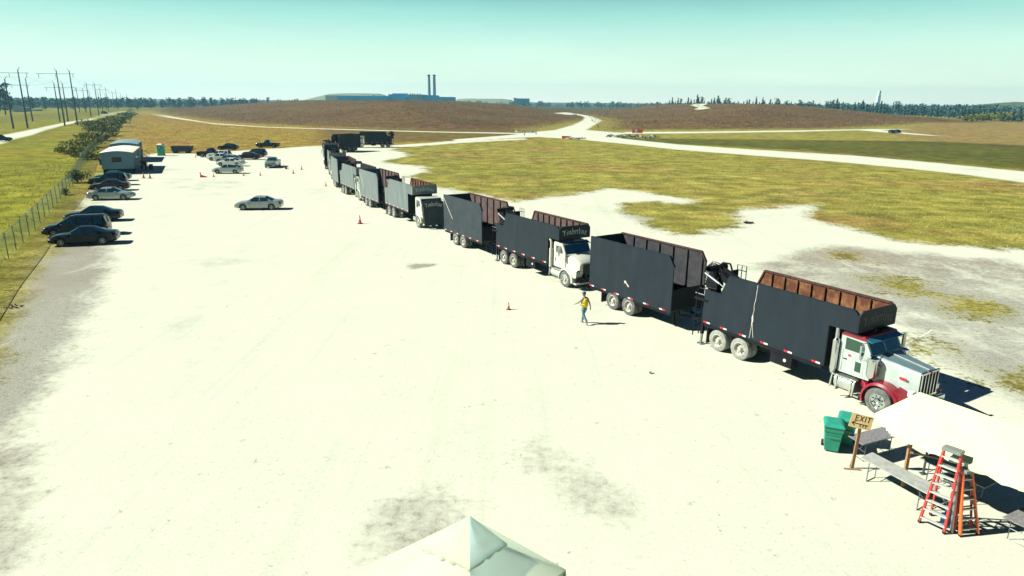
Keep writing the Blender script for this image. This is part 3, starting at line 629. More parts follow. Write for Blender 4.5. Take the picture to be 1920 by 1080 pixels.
def cab_sloped(root, xf, kind):
    """white conventional cab with a rounded sloping bonnet"""
    x0 = 5.98; P = white_m
    c = MB(); loft(c, [[(x, y, z) for x, z in ((x0, 1.10), (x0, 2.66), (x0+.15, 2.80), (x0+.95, 2.74), (x0+1.30, 2.08), (x0+1.30, 1.10))] for y in (-1.04, 1.04)]); c.build('cab', P, root, bevel=.06)
    g = MB(); wn = Vector((.66, 0, .35)).normalized()*.008; a = Vector((x0+1.30, 0, 2.08)); b = Vector((x0+.95, 0, 2.74)); p = lambda t: a+(b-a)*t+wn
    g.add([(p(.02).x, -.97, p(.02).z), (p(.02).x, .97, p(.02).z), (p(.97).x, .93, p(.97).z), (p(.97).x, -.93, p(.97).z)], [(0, 1, 2, 3)]); g.build('windshield', glass_b, root)
    v = MB(); v.prism([(x0+.86, 2.81), (x0+1.22, 2.70), (x0+1.20, 2.66), (x0+.90, 2.75)], -.98, .98); v.build('sun_visor', mat('blue_grey_visor', (.03, .10, .15), .3), root)
    for s in (-1, 1):
        d = MB(); d.box(x0+.18, x0+1.10, s*1.043-.003, s*1.043+.003, 1.16, 2.06); dd = d.build('door', P, root)
        w = MB(); w.prism([(x0+.30, 2.08), (x0+.30, 2.52), (x0+.86, 2.50), (x0+1.02, 2.25), (x0+1.02, 2.08)], s*1.046-.004, s*1.046+.004); w.build('side_window', glass, dd)
        d3 = MB(); d3.box(x0+.22, x0+.27, s*1.05-.012, s*1.05+.012, 1.45, 1.72); d3.build('handle', black_m, dd)
        if s < 0:
            e_ = MB(); e_.lathe([(1.02, .001), (1.02, .13), (2.25, .13), (2.25, .001)], c=(x0-.14, s*1.12, 0), axis='z', n=18); e_.tube([(x0-.14, s*1.12, 2.24), (x0-.14, s*1.12, 2.62), (x0-.2, s*1.12, 2.78), (x0-.36, s*1.12, 2.86)], .075, 12); e_.build('exhaust_stack', rim_w, root, smooth=True)
        t_ = MB(); t_.lathe([(x0-.1, .001), (x0-.1, .30), (x0+.9, .30), (x0+.9, .001)], c=(0, s*.88, .72), axis='x', n=20); t_.build('fuel_tank', offw_m, root, smooth=True)
        st = MB(); st.box(x0+.05, x0+1.0, min(s*.95, s*1.24), max(s*.95, s*1.24), 1.0, 1.04); st.box(x0+.2, x0+1.2, min(s*1.1, s*1.24), max(s*1.1, s*1.24), .40, .44); st.bar((x0-.15, s*1.2, .95), (x0-.2, s*1.2, .45), .05); st.build('step', alu, root)
        l = MB(); X1 = xf+1.05; l.box(X1-.10, X1+.012, min(s*.66, s*1.0), max(s*.66, s*1.0), 1.02, 1.22); l.build('headlight', black_m, root, bevel=.03)
        for q in (.74, .91): l2 = MB(); l2.ball((X1+.015, s*q, 1.12), (.02, .065, .065), 8); l2.build('headlight_lamp', lamp_m, root)
    hd = MB(); X0 = x0+1.31; X1 = xf+1.05
    loft(hd, [sec(X0, .98, 1.10, 2.06, .16), sec(X0+.7, .90, 1.10, 1.98, .2), sec(X1-.15, .84, .98, 1.84, .22), sec(X1, .78, .98, 1.70, .2)]); hd.build('hood', P, root, smooth=True)
    fender(root, P, xf, .66, 1.20, .60, .72, -10, 192)
    for s in (-1, 1):
        fl = MB(); loft(fl, [[(xf+.5, s*.6, .80), (xf+.5, s*1.17, .78), (xf+.5, s*1.13, 1.22), (xf+.5, s*.6, 1.34)], [(xf+1.03, s*.55, .72), (xf+1.03, s*1.06, .72), (xf+1.03, s*1.02, 1.24), (xf+1.03, s*.55, 1.34)]])
        fl.build('fender_skirt', P, root, bevel=.04)
    gr = MB(); gr.box(X1+.001, X1+.06, -.52, .52, .92, 1.60); go = gr.build('grille', panel_d, root)
    gs = MB()
    for k in range(9): gs.box(X1+.061, X1+.068, -.48, .48, .97+k*.068, .985+k*.068)
    gs.build('grille_slats', chassis_m, go)
    bp = MB(); bp.box(X1-.02, X1+.16, -1.17, 1.17, .50, .80); bp.build('bumper', chassis_m, root, bevel=.03)
    b2 = MB(); b2.box(X1-.25, X1+.10, -1.1, 1.1, .36, .44); b2.build('bumper_step', rim_w, root)
    mirror_set(root, x0+1.12, 1.9, 2.62)
def cab_over(root, xf, kind):
    """flat-fronted white cab carrying a tall dark sign board on its nose"""
    x0 = 7.0; P = white_m
    c = MB(); loft(c, [[(x, y, z) for x, z in ((x0, 1.05), (x0, 2.66), (x0+.15, 2.80), (x0+1.25, 2.74), (x0+1.62, 1.95), (x0+1.70, .95), (x0+1.5, 1.05))] for y in (-1.06, 1.06)]); c.build('cab', P, root, bevel=.05)
    g = MB(); a = Vector((x0+1.62, 0, 1.95)); b = Vector((x0+1.25, 0, 2.74)); wn = Vector((.79, 0, .37)).normalized()*.008; p = lambda t: a+(b-a)*t+wn
    g.add([(p(.05).x, -.96, p(.05).z), (p(.05).x, .96, p(.05).z), (p(.95).x, .94, p(.95).z), (p(.95).x, -.94, p(.95).z)], [(0, 1, 2, 3)]); g.build('windshield', glass_b, root)
    k = MB(); q = p(.45)+wn; q2 = p(.72)+wn; k.add([(q.x, -.84, q.z), (q.x, -.58, q.z), (q2.x, -.58, q2.z), (q2.x, -.84, q2.z)], [(0, 1, 2, 3)]); k.build('windshield_sticker', mat('pale_blue_sticker', (.16, .42, .50), .5), root)
    for s in (-1, 1):
        d = MB(); d.box(x0+.2, x0+1.35, s*1.063-.003, s*1.063+.003, 1.15, 2.0); dd = d.build('door', P, root)
        w = MB(); w.prism([(x0+.34, 2.02), (x0+.34, 2.55), (x0+1.08, 2.52), (x0+1.30, 2.02)], s*1.066-.004, s*1.066+.004); w.build('side_window', glass, dd)
        l = MB(); l.box(x0+1.60, x0+1.76, min(s*.8, s*1.05), max(s*.8, s*1.05), .98, 1.18); l.build('headlight', lamp_m, root)
    fender(root, P, xf, .7, 1.18, .58, .68, 0, 180)
    for s in (-1, 1): st = MB(); st.box(x0-.3, x0+.3, min(s*1.2, s*.9), max(s*1.2, s*.9), .55, .95); st.build('fuel_tank', alu, root, bevel=.05)
    bd = MB(); n = 14; xb = lambda z: x0+2.02-.10*(z-.3)
    top = [(-1.0+2.0*i/n, 2.40+.30*math.sin(math.pi*(.12+.80*i/n))) for i in range(n+1)]
    for off in (0,):
        ring = [(-1.0, .32), (1.0, .32)]+top[::-1]
        m_ = len(ring); vs = [(xb(z), y, z) for y, z in ring]+[(xb(z)+.06, y, z) for y, z in ring]
        bd.add(vs, [tuple(range(m_-1, -1, -1)), tuple(range(m_, 2*m_))]+[(i, (i+1) % m_, (i+1) % m_+m_, i+m_) for i in range(m_)])
    for y in (-.8, .8): bd.bar((x0+1.6, y, .9), (xb(.9), y, .9), .08)
    bo = bd.build('front_board', panel_d, root)
    w = MB()
    for quad in word_mesh('Timberline', 1.70, .40, .034, .14): w.add([(xb(z+2.1)+.066, y, z+2.1) for y, z in quad], [(0, 1, 2, 3)])
    w.build('lettering', letter_m, bo)
    mirror_set(root, x0+1.4, 1.95, 2.55)
PROFR = [(-2.05, .95), (4.5, .95), (4.5, 3.42), (4.15, 3.93), (-2.05, 3.93)]
def grapple_trailer(a, h, label, outer=None, inner=None, group='open topped trailers in the waiting line', marks=None, front=4.5):
    h = np.array(h)/np.linalg.norm(h); left = np.array([-h[1], h[0]]); o = np.array(a)+left*1.22
    outer = outer or panel_m; inner = inner or inner_dark
    root = thing('debris_trailer', label, 'trailer', (o[0], o[1], 0), math.atan2(h[1], h[0]), group)
    body_shell(root, outer, inner, rail_rust, PROFR, [-1.0+1.05*k for k in range(6)], 1.1)
    f = MB(); f.box(-2.0, 4.45, -1.17, 1.17, .98, 1.05); f.build('floor', inner, root)
    b = MB(); b.box(-2.04, -1.98, -1.17, 1.17, 1.052, 3.9); b.build('tailgate', outer, root)
    b = MB(); b.box(4.38, 4.44, -1.17, 1.17, 1.052, 2.15); b.build('headboard', black_m, root)
    ch = MB()
    for y in (-.45, .45): ch.box(-1.9, 4.4, y-.05, y+.05, .66, .94)
    ch.bar((4.4, -.45, .72), (5.75, 0, .72), .12); ch.bar((4.4, .45, .72), (5.75, 0, .72), .12)
    for x in (0, 1.32): ch.lathe([(-.95, .07), (.95, .07)], c=(x, 0, .52), n=10)
    ch.box(-2.0, 4.45, -1.2, -1.13, .80, .945); ch.box(-2.0, 4.45, 1.13, 1.2, .80, .945)
    for x in (-1.5, .66, 2.4, 3.9): ch.box(x-.05, x+.05, -1.12, 1.12, .8, .94)
    ch.box(4.0, 4.12, -.55, -.43, .12, .66); ch.build('chassis', chassis_m, root)
    for s in (-1, 1): mf = MB(); mf.box(-.98, -.94, min(s*1.2, s*.6), max(s*1.2, s*.6), .20, .92); mf.build('mud_flap', rubber, root)
    for sgn in (-1, 1):
        for k, x in enumerate((-2.0, -.95, .15, 1.3, 2.5, 3.7)): reflector(root, x, sgn*1.254, .985, (k > 2) != (sgn > 0))
        for x in (0, 1.32): wheel(root, x, sgn*1.22, sgn, dual=True)
    for s in (-1, 1):
        l = MB(); l.box(-2.09, -2.05, min(s*.8, s*1.05), max(s*.8, s*1.05), 1.0, 1.1); l.build('taillight', redl, root)
    if marks == 'blotch':
        m = MB(); m.add([(1.02+.09*math.cos(t)*(1+.2*math.sin(3*t)), -1.256, 1.86+.085*math.sin(t)) for t in np.linspace(0, 6.28, 14)[:-1]], [tuple(range(13))]); m.add([(1.06, -1.257, 1.81), (1.28, -1.257, 1.62), (1.34, -1.257, 1.67), (1.12, -1.257, 1.86)], [(0, 1, 2, 3)]); m.build('paint_scrape', scrape_m, root)
    if marks == 'slash':
        m = MB(); m.add([(-2.0, -1.256, 3.62), (-.45, -1.256, 2.08), (-.42, -1.256, 2.14), (-1.96, -1.256, 3.68)], [(0, 1, 2, 3)]); m.build('paint_scrape', scrape_m, root)
    return root
def scrape_line(root):
    m = MB(); zs = np.linspace(3.74, 1.22, 16); r = random.Random(3)
    xs = [2.02-.04*i*.3+r.uniform(-.02, .02) for i in range(16)]
    for i in range(15):
        w0, w1 = (.012+.03*(8 < i < 11), .012+.03*(8 < i+1 < 11)); m.add([(xs[i]-w0, -1.256, zs[i]), (xs[i]+w0, -1.256, zs[i]), (xs[i+1]+w1, -1.256, zs[i+1]), (xs[i+1]-w1, -1.256, zs[i+1])], [(0, 1, 2, 3)])
    m.add([(1.9, -1.256, 1.95), (1.93, -1.256, 1.95), (2.05, -1.256, 1.3), (2.03, -1.256, 1.3)], [(0, 1, 2, 3)])
    m.build('paint_scrape', scrape_m, root)
# ------------------------------------------------------------ the waiting line, nearest first
t1 = grapple_truck((9.85, 30.89), (.520, -.854), 'nearest black grapple truck with white cab, red cab roof and red fenders', 'red', 7.95, inner=rust_m, letters=letter_d); scrape_line(t1)
grapple_trailer((5.75, 37.57), (.555, -.832), 'nearest black open trailer, behind the red and white truck, bare paint blotch on its side', marks='blotch')
grapple_truck((-.64, 48.68), (.532, -.847), 'black grapple truck with plain white rounded hood, second in the line, beside the walking person', 'white', 7.45, inner=inner_brown, letters=letter_m)
grapple_trailer((-4.7, 55.4), (.525, -.851), 'black open trailer with long diagonal white scratch, second in the line', inner=inner_brown, marks='slash', outer=panel_d)
grapple_truck((-12.76, 70.0), (.493, -.870), 'dusty grey grapple truck with white flat nosed cab and tall dark lettered nose board', 'cabover', 7.85, outer=panel_g, inner=rust_m, letters=letter_m)
grapple_trailer((-16.5, 76.63), (.485, -.875), 'dusty grey open trailer behind the flat nosed truck, third in the line', inner=inner_brown, marks='slash', outer=panel_g)
grapple_truck((-21.63, 87.1), (.465, -.885), 'dusty grey grapple truck with chrome stacks, fourth in the line, cab half hidden', 'grey', 7.3, outer=panel_g, letters=None)
grapple_trailer((-24.6, 94.4), (.37, -.93), 'dusty grey open trailer fourth in the line, narrow in view, brown ribs inside', inner=inner_brown, outer=panel_g)
grapple_truck((-29.6, 110.6), (.29, -.957), 'grapple truck fifth in the line, seen almost head on behind the fourth trailer', 'white', 7.4, outer=panel_g)
grapple_trailer((-32.6, 119.6), (.265, -.964), 'open trailer fifth in the line, seen end on before the bend', outer=panel_g)
grapple_truck((-36.9, 134.5), (.262, -.965), 'grapple truck sixth in the line, dark folded loader showing above its rear', 'white', 7.4, outer=panel_g)
grapple_trailer((-38.7, 161.6), (-.56, -.83), 'black open trailer on the far bend, broad side turned to the yard', outer=panel_m)
grapple_truck((-32.0, 177.0), (-.97, -.24), 'farthest grapple truck, pale cab facing left, black body end nearest the grass road', 'grey', 6.6, outer=panel_m)
#@@END_TRUCKS
# ------------------------------------------------------------ cars
def car(kind, paint, L=4.7, W_=1.82, H_=1.45, wr=.33):
    """unplaced car facing +x; returns its root. Profile tables: (x/L, belt z, top z, cabin?)"""
    T = {
     'sedan': dict(belt=[(-.5, .78), (-.42, .98), (-.1, .94), (.18, .92), (.40, .80), (.5, .62)], top=[(-.5, .80), (-.47, .98), (-.33, 1.05), (-.17, 1.40), (-.02, H_), (.06, 1.43), (.22, .97), (.40, .86), (.47, .74), (.5, .60)], cab=(-.33, .22), roof=(-.17, .06)),
     'suv': dict(belt=[(-.5, .80), (-.46, 1.02), (-.1, 1.02), (.2, 1.02), (.42, .94), (.5, .70)], top=[(-.5, .85), (-.485, 1.05), (-.43, 1.60), (-.38, H_-.02), (-.1, H_), (.05, H_-.04), (.20, 1.08), (.40, 1.0), (.47, .88), (.5, .68)], cab=(-.485, .20), roof=(-.43, .06)),
     'van': dict(belt=[(-.5, .80), (-.48, 1.0), (0, 1.0), (.25, .98), (.42, .86), (.5, .62)], top=[(-.5, .85), (-.49, 1.05), (-.45, H_-.08), (-.40, H_), (0, H_), (.08, H_-.06), (.28, 1.06), (.40, .94), (.48, .78), (.5, .60)], cab=(-.49, .28), roof=(-.45, .09)),
     'hatch': dict(belt=[(-.5, .78), (-.46, 1.0), (-.1, .98), (.2, .96), (.42, .84), (.5, .64)], top=[(-.5, .82), (-.485, 1.0), (-.42, 1.15), (-.30, 1.42), (-.08, H_), (.05, H_-.03), (.22, 1.02), (.41, .90), (.48, .76), (.5, .62)], cab=(-.46, .22), roof=(-.30, .06)),
     'pickup': dict(belt=[(-.5, 1.08), (-.1, 1.08), (.16, 1.10), (.42, 1.06), (.5, .80)], top=[(-.5, 1.09), (-.131, 1.09), (-.13, 1.12), (-.10, 1.72), (.0, H_), (.06, H_-.04), (.17, 1.16), (.42, 1.10), (.48, 1.02), (.5, .78)], cab=(-.13, .17), roof=(-.10, .07)),
    }[kind]
    root = bpy.data.objects.new('parked_car', None); COL.objects.link(root)
    wx = (-.29*L, .315*L) if kind != 'pickup' else (-.28*L, .33*L)
    xs = set(np.linspace(-.5, .5, 41)*L) | {q*L for q, _ in T['top']} | {q*L for q in T['cab']+T['roof']}
    for w in wx: xs |= {w+wr*1.16*math.cos(t) for t in np.linspace(0, math.pi, 13)}
    mid = (-.055*L, .145*L) if kind != 'pickup' else (0.0*L, .10*L)
    cabf = [T['roof'][0]*L+.08, -.045*L-.04, -.045*L+.04, T['roof'][1]*L+.06]
    if kind in ('suv', 'van'): cabf += [-.28*L-.04, -.28*L+.04]
    xs |= set(cabf); xs = sorted(xs); xs = [x for i, x in enumerate(xs) if i == 0 or x-xs[i-1] > .006]
    f = lambda t, x: float(np.interp(x/L, [a for a, _ in t], [b for _, b in t]))
    secs = []
    for x in xs:
        u = abs(x/L)*2; hw = W_/2*(1-.16*max(0, (u-.72)/.28)**2); zb = f(T['belt'], x); zt = f(T['top'], x)
        incab = T['cab'][0]*L+.01 < x < T['cab'][1]*L-.01 and zt > zb+.06
        z0 = .24+.08*max(0, (u-.8)/.2)
        for w in wx:
            d = abs(x-w)
            if d < wr*1.16: z0 = max(z0, wr+math.sqrt((wr*1.16)**2-d*d))
        z1 = max(.50, z0+.02); zb = max(zb, z1+.03); hwb = hw*.97
        if incab: te = max(zt-.07, zb+.01); hwt = hwb-.26*(te-zb)/.5; hwt = max(hwt, W_/2*.68)
        else: zt = max(zt, zb+.0); te = max(zt-.03, zb+.004); hwt = hwb*.93
        secs.append([(x, hw*.93, z0), (x, hw, z0+.03 if z0 > .4 else z0+.12), (x, hw, max(z1, z0+.06)), (x, hwb, zb), (x, hwt, te), (x, hwt*.80, zt-.008), (x, 0, zt+.02)])
    body = MB(); sg = {}; wsm = MB(); rw = MB()
    n = 7
    for sgn in (-1, 1):
        for i in range(len(secs)-1):
            A = [(p[0], sgn*p[1], p[2]) for p in secs[i]]; B = [(p[0], sgn*p[1], p[2]) for p in secs[i+1]]
            xm = (xs[i]+xs[i+1])/2
            for j in range(n-1):
                q = [A[j], B[j], B[j+1], A[j+1]]; tgt = body
                if T['cab'][0]*L < xm < T['cab'][1]*L:
                    rf, rr = T['roof'][1]*L, T['roof'][0]*L
                    pil = any(abs(xm-c) < .05 for c in ([-.045*L] + ([-.28*L] if kind in ('suv', 'van') else [])))
                    if j == 3 and (rr-(.25 if kind in ('sedan', 'hatch') else -.10)) < xm < rf+.38 and not pil and q[3][2]-q[0][2] > .08:
                        key = (sgn, 0 if xm > -.045*L else (1 if xm > -.28*L or kind not in ('suv', 'van') else 2)); tgt = sg.setdefault(key, MB())
                    if j >= 4 and xm > rf+.01: tgt = wsm
                    if j >= 4 and xm < rr-.01: tgt = rw
                tgt.add(q, [(0, 1, 2, 3)])
    for k in (0, -1):
        for sgn in (1,):
            A = secs[k]; body.add([(p[0], p[1], p[2]) for p in A]+[(p[0], -p[1], p[2]) for p in A[::-1]], [tuple(range(2*n))])
    def fin(mb, name, m, par):
        me_o = mb.build(name, m, par); me = me_o.data
        bm = bmesh.new(); bm.from_mesh(me); bmesh.ops.remove_doubles(bm, verts=bm.verts, dist=1e-4); bmesh.ops.recalc_face_normals(bm, faces=bm.faces)
        bm.to_mesh(me); bm.free(); me.shade_smooth(); me.set_sharp_from_angle(angle=math.radians(40)); return me_o
    fin(body, 'body', paint, root)
    for k, mb in sg.items(): fin(mb, 'side_window', glass, root)
    fin(wsm, 'windshield', glass, root)
    if rw.v: fin(rw, 'rear_window', glass, root)
    u = MB(); u.box(-.44*L, .44*L, -W_*.40, W_*.40, .22, .5); u.build('underbody', black_m, root)
    if kind == 'pickup':
        b = MB(); b.box(-.475*L, -.145*L, -W_*.40, W_*.40, 1.125, 1.135); b.build('bed_cover', black_m, root)
    for x in wx:
        for s in (-1, 1):
            hub = bpy.data.objects.new('wheel', None); COL.objects.link(hub); hub.parent = root; hub.location = (x, s*(W_/2-.02), wr)
            t = MB(); t.lathe([(0, wr*.62), (s*.01, wr*.66), (s*.01, wr*.92), (-s*.02, wr*.99), (-s*.18, wr*.99), (-s*.21, wr*.9), (-s*.21, wr*.5)], n=22); t.build('tyre', tyre_c, hub, smooth=True)
            r = MB(); r.lathe([(s*.006, wr*.66), (s*.0, wr*.60), (-s*.05, wr*.56), (-s*.06, .001)], n=22, mi=1)
            for k in range(7):
                a = 2*math.pi*k/7; r.bar((wr*.08*math.cos(a), -s*.02, wr*.08*math.sin(a)), (wr*.61*math.cos(a), -s*.01, wr*.61*math.sin(a)), .055, .035)
            r.lathe([(s*.0, .001), (s*.0, wr*.16), (-s*.05, wr*.16)], n=12); r.lathe([(s*.008, wr*.66), (s*.010, wr*.60), (-s*.02, wr*.58)], n=22)
            r.build('rim', [rim_c, black_m], hub)
    for s in (-1, 1):
        zf = f(T['belt'], .455*L)-.10; y = W_/2*.80
        l = MB(); l.ball((.468*L, s*y, zf-.02), (.13, .15, .075), 10); l.build('headlight', lamp_m, root, smooth=True)
        l = MB(); zr = f(T['belt'], -.47*L)-.14; l.ball((-.478*L, s*y*1.02, zr), (.09, .14, .10 if kind in ('sedan', 'hatch') else .20), 10); l.build('taillight', redl, root, smooth=True)
        m = MB(); xm = T['roof'][1]*L+.42; m.ball((xm, s*(W_/2+.06), f(T['belt'], xm)+.08), (.08, .10, .07), 8); m.build('mirror', paint, root, smooth=True)
        hs = MB()
        for xh in (-.035*L-.55 if kind != 'pickup' else -.05*L, -.035*L+.12): hs = MB(); hs.box(xh-.09, xh+.09, s*W_*.487-.012, s*W_*.487+.012, f(T['belt'], 0)-.10, f(T['belt'], 0)-.07); hs.build('door_handle', paint, root)
    g = MB(); g.box(.488*L, .503*L, -.42, .42, .42, .58); g.build('grille', black_m, root)
    p = MB(); p.box(-.506*L, -.5*L, -.26, .26, .62, .74); p.build('licence_plate', refl_w, root)
    return root
tyre_c = mat('car_tyre', (.018, .019, .02), .85); rim_c = mat('alloy_rim', (.32, .36, .36), .35, .5)
PT = {k: mat(k+'_car_paint', c, .22, .25 if k in ('silver', 'pale_silver') else 0, var=.03, coat=.6 if c[0] > .1 else .18, spec=.5 if c[0] > .1 else .25) for k, c in dict(
    black=(.003, .005, .010), navy=(.004, .010, .018), charcoal=(.006, .010, .014), teal=(.012, .085, .085), maroon=(.030, .008, .014), silver=(.26, .31, .30), pale_silver=(.36, .42, .38), white=(.50, .54, .46), sage=(.18, .24, .20)).items()}
PROTO = {}
def put_car(kind, colr, px, py, face, label, name='parked_car', cat='car', group='cars parked around the yard', z=0., world=None, **kw):
    """px,py: photo point of the ground under the car's middle; face: heading in degrees, world x-axis = 0"""
    key = (kind, tuple(sorted(kw.items())))
    if key not in PROTO: PROTO[key] = car(kind, PT[colr], **kw); r = PROTO[key]; first = True
    else: r = dup(PROTO[key]); first = False
    for ch in r.children:
        if ch.name.split('.')[0] in ('body', 'mirror', 'door_handle'):
            if first is False: ch.data = ch.data.copy(); ch.data.materials.clear(); ch.data.materials.append(PT[colr])
            else: pass
    r.name = name; p = G(px, py) if world is None else world
    r.location = (p[0], p[1], z); r.rotation_euler = (0, 0, math.radians(face)); tag(r, label, cat, group)
    return r
# left verge row, nearest first (noses to the fence unless noted)
put_car('sedan', 'black', 161, 457, 199, 'black sedan parked nearest the camera in the row by the fence', L=4.85)
put_car('van', 'charcoal', 147, 440, 199, 'dark long minivan parked between two dark sedans by the fence', name='parked_minivan', cat='minivan', L=5.0, W_=1.95, H_=1.72)
put_car('sedan', 'navy', 178, 414, 197, 'dark sedan parked just behind the minivan by the fence', L=4.85)
put_car('sedan', 'silver', 210, 374, 12, 'silver sedan in the fence row, nose pointing to the yard', L=4.85)
put_car('sedan', 'maroon', 207, 357, 200, 'dark sedan with a reddish sheen behind the silver one in the fence row', L=4.6)
put_car('suv', 'black', 204, 347, 200, 'black sport utility car in the fence row near the office trailer', name='parked_suv', cat='suv', L=4.7, H_=1.68)
put_car('sedan', 'teal', 212, 339, 200, 'teal sedan at the far end of the fence row beside the office trailer', L=4.7)
# on the open yard
put_car('sedan', 'silver', 487, 392, 188, 'lone silver sedan standing in the middle of the white yard', L=4.85)
# cluster at the far side
put_car('hatch', 'pale_silver', 428, 325, 186, 'pale silver hatchback nearest in the far car cluster beside the cones', L=4.5, H_=1.55)
put_car('sedan', 'white', 433, 311, 180, 'white sedan second nearest in the far car cluster', L=4.7)
put_car('hatch', 'silver', 428, 305, 180, 'silver hatchback with dark glass in the middle of the far car cluster', L=4.5, H_=1.55)
put_car('sedan', 'white', 414, 301, 180, 'white sedan with its nose sticking out left of the far cluster', L=4.7)
put_car('suv', 'white', 412, 297, 180, 'white sport utility car with dark roof glass behind the white sedans', name='parked_suv', cat='suv', L=4.6, H_=1.6)
put_car('pickup', 'black', 397, 294.5, 0, 'black pickup at the left end of the far cluster, tail to the left', name='parked_pickup', cat='pickup', L=5.4, W_=1.95, H_=1.85, wr=.38)
put_car('hatch', 'navy', 428, 281, 181, 'dark hatchback parked at the grass edge behind the black pickup', L=4.5, H_=1.55)
put_car('sedan', 'maroon', 466, 299, 182, 'dark maroon sedan right of the white cars in the far cluster', L=4.85)
put_car('suv', 'charcoal', 478, 294, 181, 'dark sport utility car behind the maroon sedan', name='parked_suv', cat='suv', L=4.8, H_=1.7)
put_car('pickup', 'navy', 503, 276.5, 184, 'dark pickup standing alone on the grass edge right of the cluster', name='parked_pickup', cat='pickup', L=5.5, W_=1.98, H_=1.88, wr=.4)
put_car('pickup', 'sage', 512, 313, 276, 'grey green pickup facing the camera beside a row of cones', name='parked_pickup', cat='pickup', L=5.2, W_=1.85, H_=1.75, wr=.36)
# road traffic far away
def gz(px, py): q = HIT(px, py); return q, H1(*q)
q, z = gz(3, 265); put_car('suv', 'black', 0, 0, 60, 'black sport utility car driving on the white levee road at the left edge', name='driving_suv', cat='suv', world=q, z=z, group='vehicles far out on the roads', L=4.8, H_=1.75)
q, z = gz(196, 213.5); put_car('van', 'charcoal', 0, 0, 80, 'dark van far along the white levee road among the power poles', name='driving_van', cat='van', world=q, z=z, group='vehicles far out on the roads', L=5.0, W_=1.95, H_=1.9)
q, z = gz(1076, 216.5); put_car('hatch', 'white', 0, 0, 150, 'white car climbing the winding hill road', name='driving_car', world=q, z=z, group='vehicles far out on the roads', L=4.5, H_=1.5)
q, z = gz(1682, 249.5); put_car('hatch', 'black', 0, 0, 258, 'dark car on the side road before the tan field', name='driving_car', world=q, z=z, group='vehicles far out on the roads', L=4.5, H_=1.5)
q, z = gz(1672, 250); put_car('hatch', 'navy', 0, 0, 258, 'second dark car following close on the side road', name='driving_car', world=q, z=z, group='vehicles far out on the roads', L=4.5, H_=1.5)
# ------------------------------------------------------------ office trailers
wall_b = mat2('blue_grey_siding', (.085, .17, .23), (.12, .21, .27), 3, .35, .7, rough=.7)
roof_w = mat2('white_trailer_roof', (.60, .62, .50), (.72, .72, .58), 2, .35, .7, rough=.7)
roof_g = mat2('grey_metal_roof', (.15, .24, .26), (.22, .31, .31), 2, .35, .7, rough=.5)
def office(loc, rz, Lg, Wd, label, roofm, win=True):
    r = thing('office_trailer', label, 'office trailer', loc, rz, 'site office trailers by the fence')
    b = MB(); b.box(-Wd/2, Wd/2, 0, Lg, .75, 3.25)
    for k in range(int(Lg/.6)): b.box(Wd/2, Wd/2+.012, .3+k*.6, .33+k*.6, .8, 3.2); b.box(-Wd/2-.012, -Wd/2, .3+k*.6, .33+k*.6, .8, 3.2)
    b.build('wall', wall_b, r)
    s = MB(); s.box(-Wd/2+.1, Wd/2-.1, .1, Lg-.1, .02, .75); s.build('skirting', chassis_m, r)
    ro = MB(); n = 10; pts = [(-Wd/2-.12+(Wd+.24)*i/n, 3.26+.28*math.sin(math.pi*i/n)) for i in range(n+1)]; low = [(x, 3.20) if i in (0, n) else (x, z-.06) for i, (x, z) in enumerate(pts)]
    ring = pts+low[::-1]; m_ = len(ring); vs = [(x, -.15, z) for x, z in ring]+[(x, Lg+.15, z) for x, z in ring]
    ro.add(vs, [tuple(range(m_)), tuple(range(2*m_-1, m_-1, -1))]+[(i, (i+1) % m_, (i+1) % m_+m_, i+m_) for i in range(m_)]); 
    ro.build('roof', roofm, r)
    e = MB(); e.add([(x, -.01, z-.07) for x, z in pts[1:-1]]+[(pts[-2][0], -.01, 3.25), (pts[1][0], -.01, 3.25)], [tuple(range(n+1))]); e.build('gable', wall_b, r)
    if win:
        w = MB(); w.box(-.72, .62, -.045, -.0, 1.80, 2.55); wo_ = w.build('window', mat('dark_window_frame', (.03, .018, .02), .6), r)
        g = MB(); g.box(-.66, .56, -.055, -.046, 1.86, 2.49); g.build('pane', mat('brown_glass', (.030, .012, .016), .2), wo_)
    for y in (2.2, Lg-3.5):
        d = MB(); d.box(Wd/2+.013, Wd/2+.05, y, y+.95, .82, 2.85); do = d.build('door', chassis_m if y > 3 else wall_b, r); h_ = MB(); h_.box(Wd/2+.051, Wd/2+.09, y+.1, y+.14, 1.7, 1.85); h_.build('handle', steel_m, do)
        st = MB()
        for k in range(4): st.box(Wd/2+.1+.28*k, Wd/2+.42+.28*k, y-.1, y+1.05, .56-.17*k, .62-.17*k)
        for yy in (y-.1, y+1.05): st.tube([(Wd/2+.1, yy, .0), (Wd/2+.1, yy, 1.6), (Wd/2+1.2, yy, 1.0), (Wd/2+1.2, yy, 0)], .025, 6)
        st.build('steps', steel_m, r)
    for y in (5.0, 8.2):
        if y < Lg-4: w = MB(); w.box(Wd/2+.013, Wd/2+.05, y, y+1.1, 1.7, 2.5); w.build('window', glass, r)
    for x in (-Wd/2-.22,):
        for y in (1.0, 3.6): a = MB(); a.box(x-.18, x+.2, y, y+.75, 1.35, 2.3); a.build('air_conditioner', panel_d, r)
    return r
pA = G(253, 325); rzA = math.radians(24)
def oloc(p, w): return (p[0]-math.cos(rzA)*w/2, p[1]-math.sin(rzA)*w/2, 0)
office(oloc(pA, 4.4), rzA, 14.0, 4.4, 'nearer blue grey office trailer with white roof and small dark window', roof_w)
q = G(260.5, 303.5); office(oloc(q, 4.4), rzA, 12.5, 4.4, 'second office trailer with grey blue roof behind the white roofed one', roof_g, False)
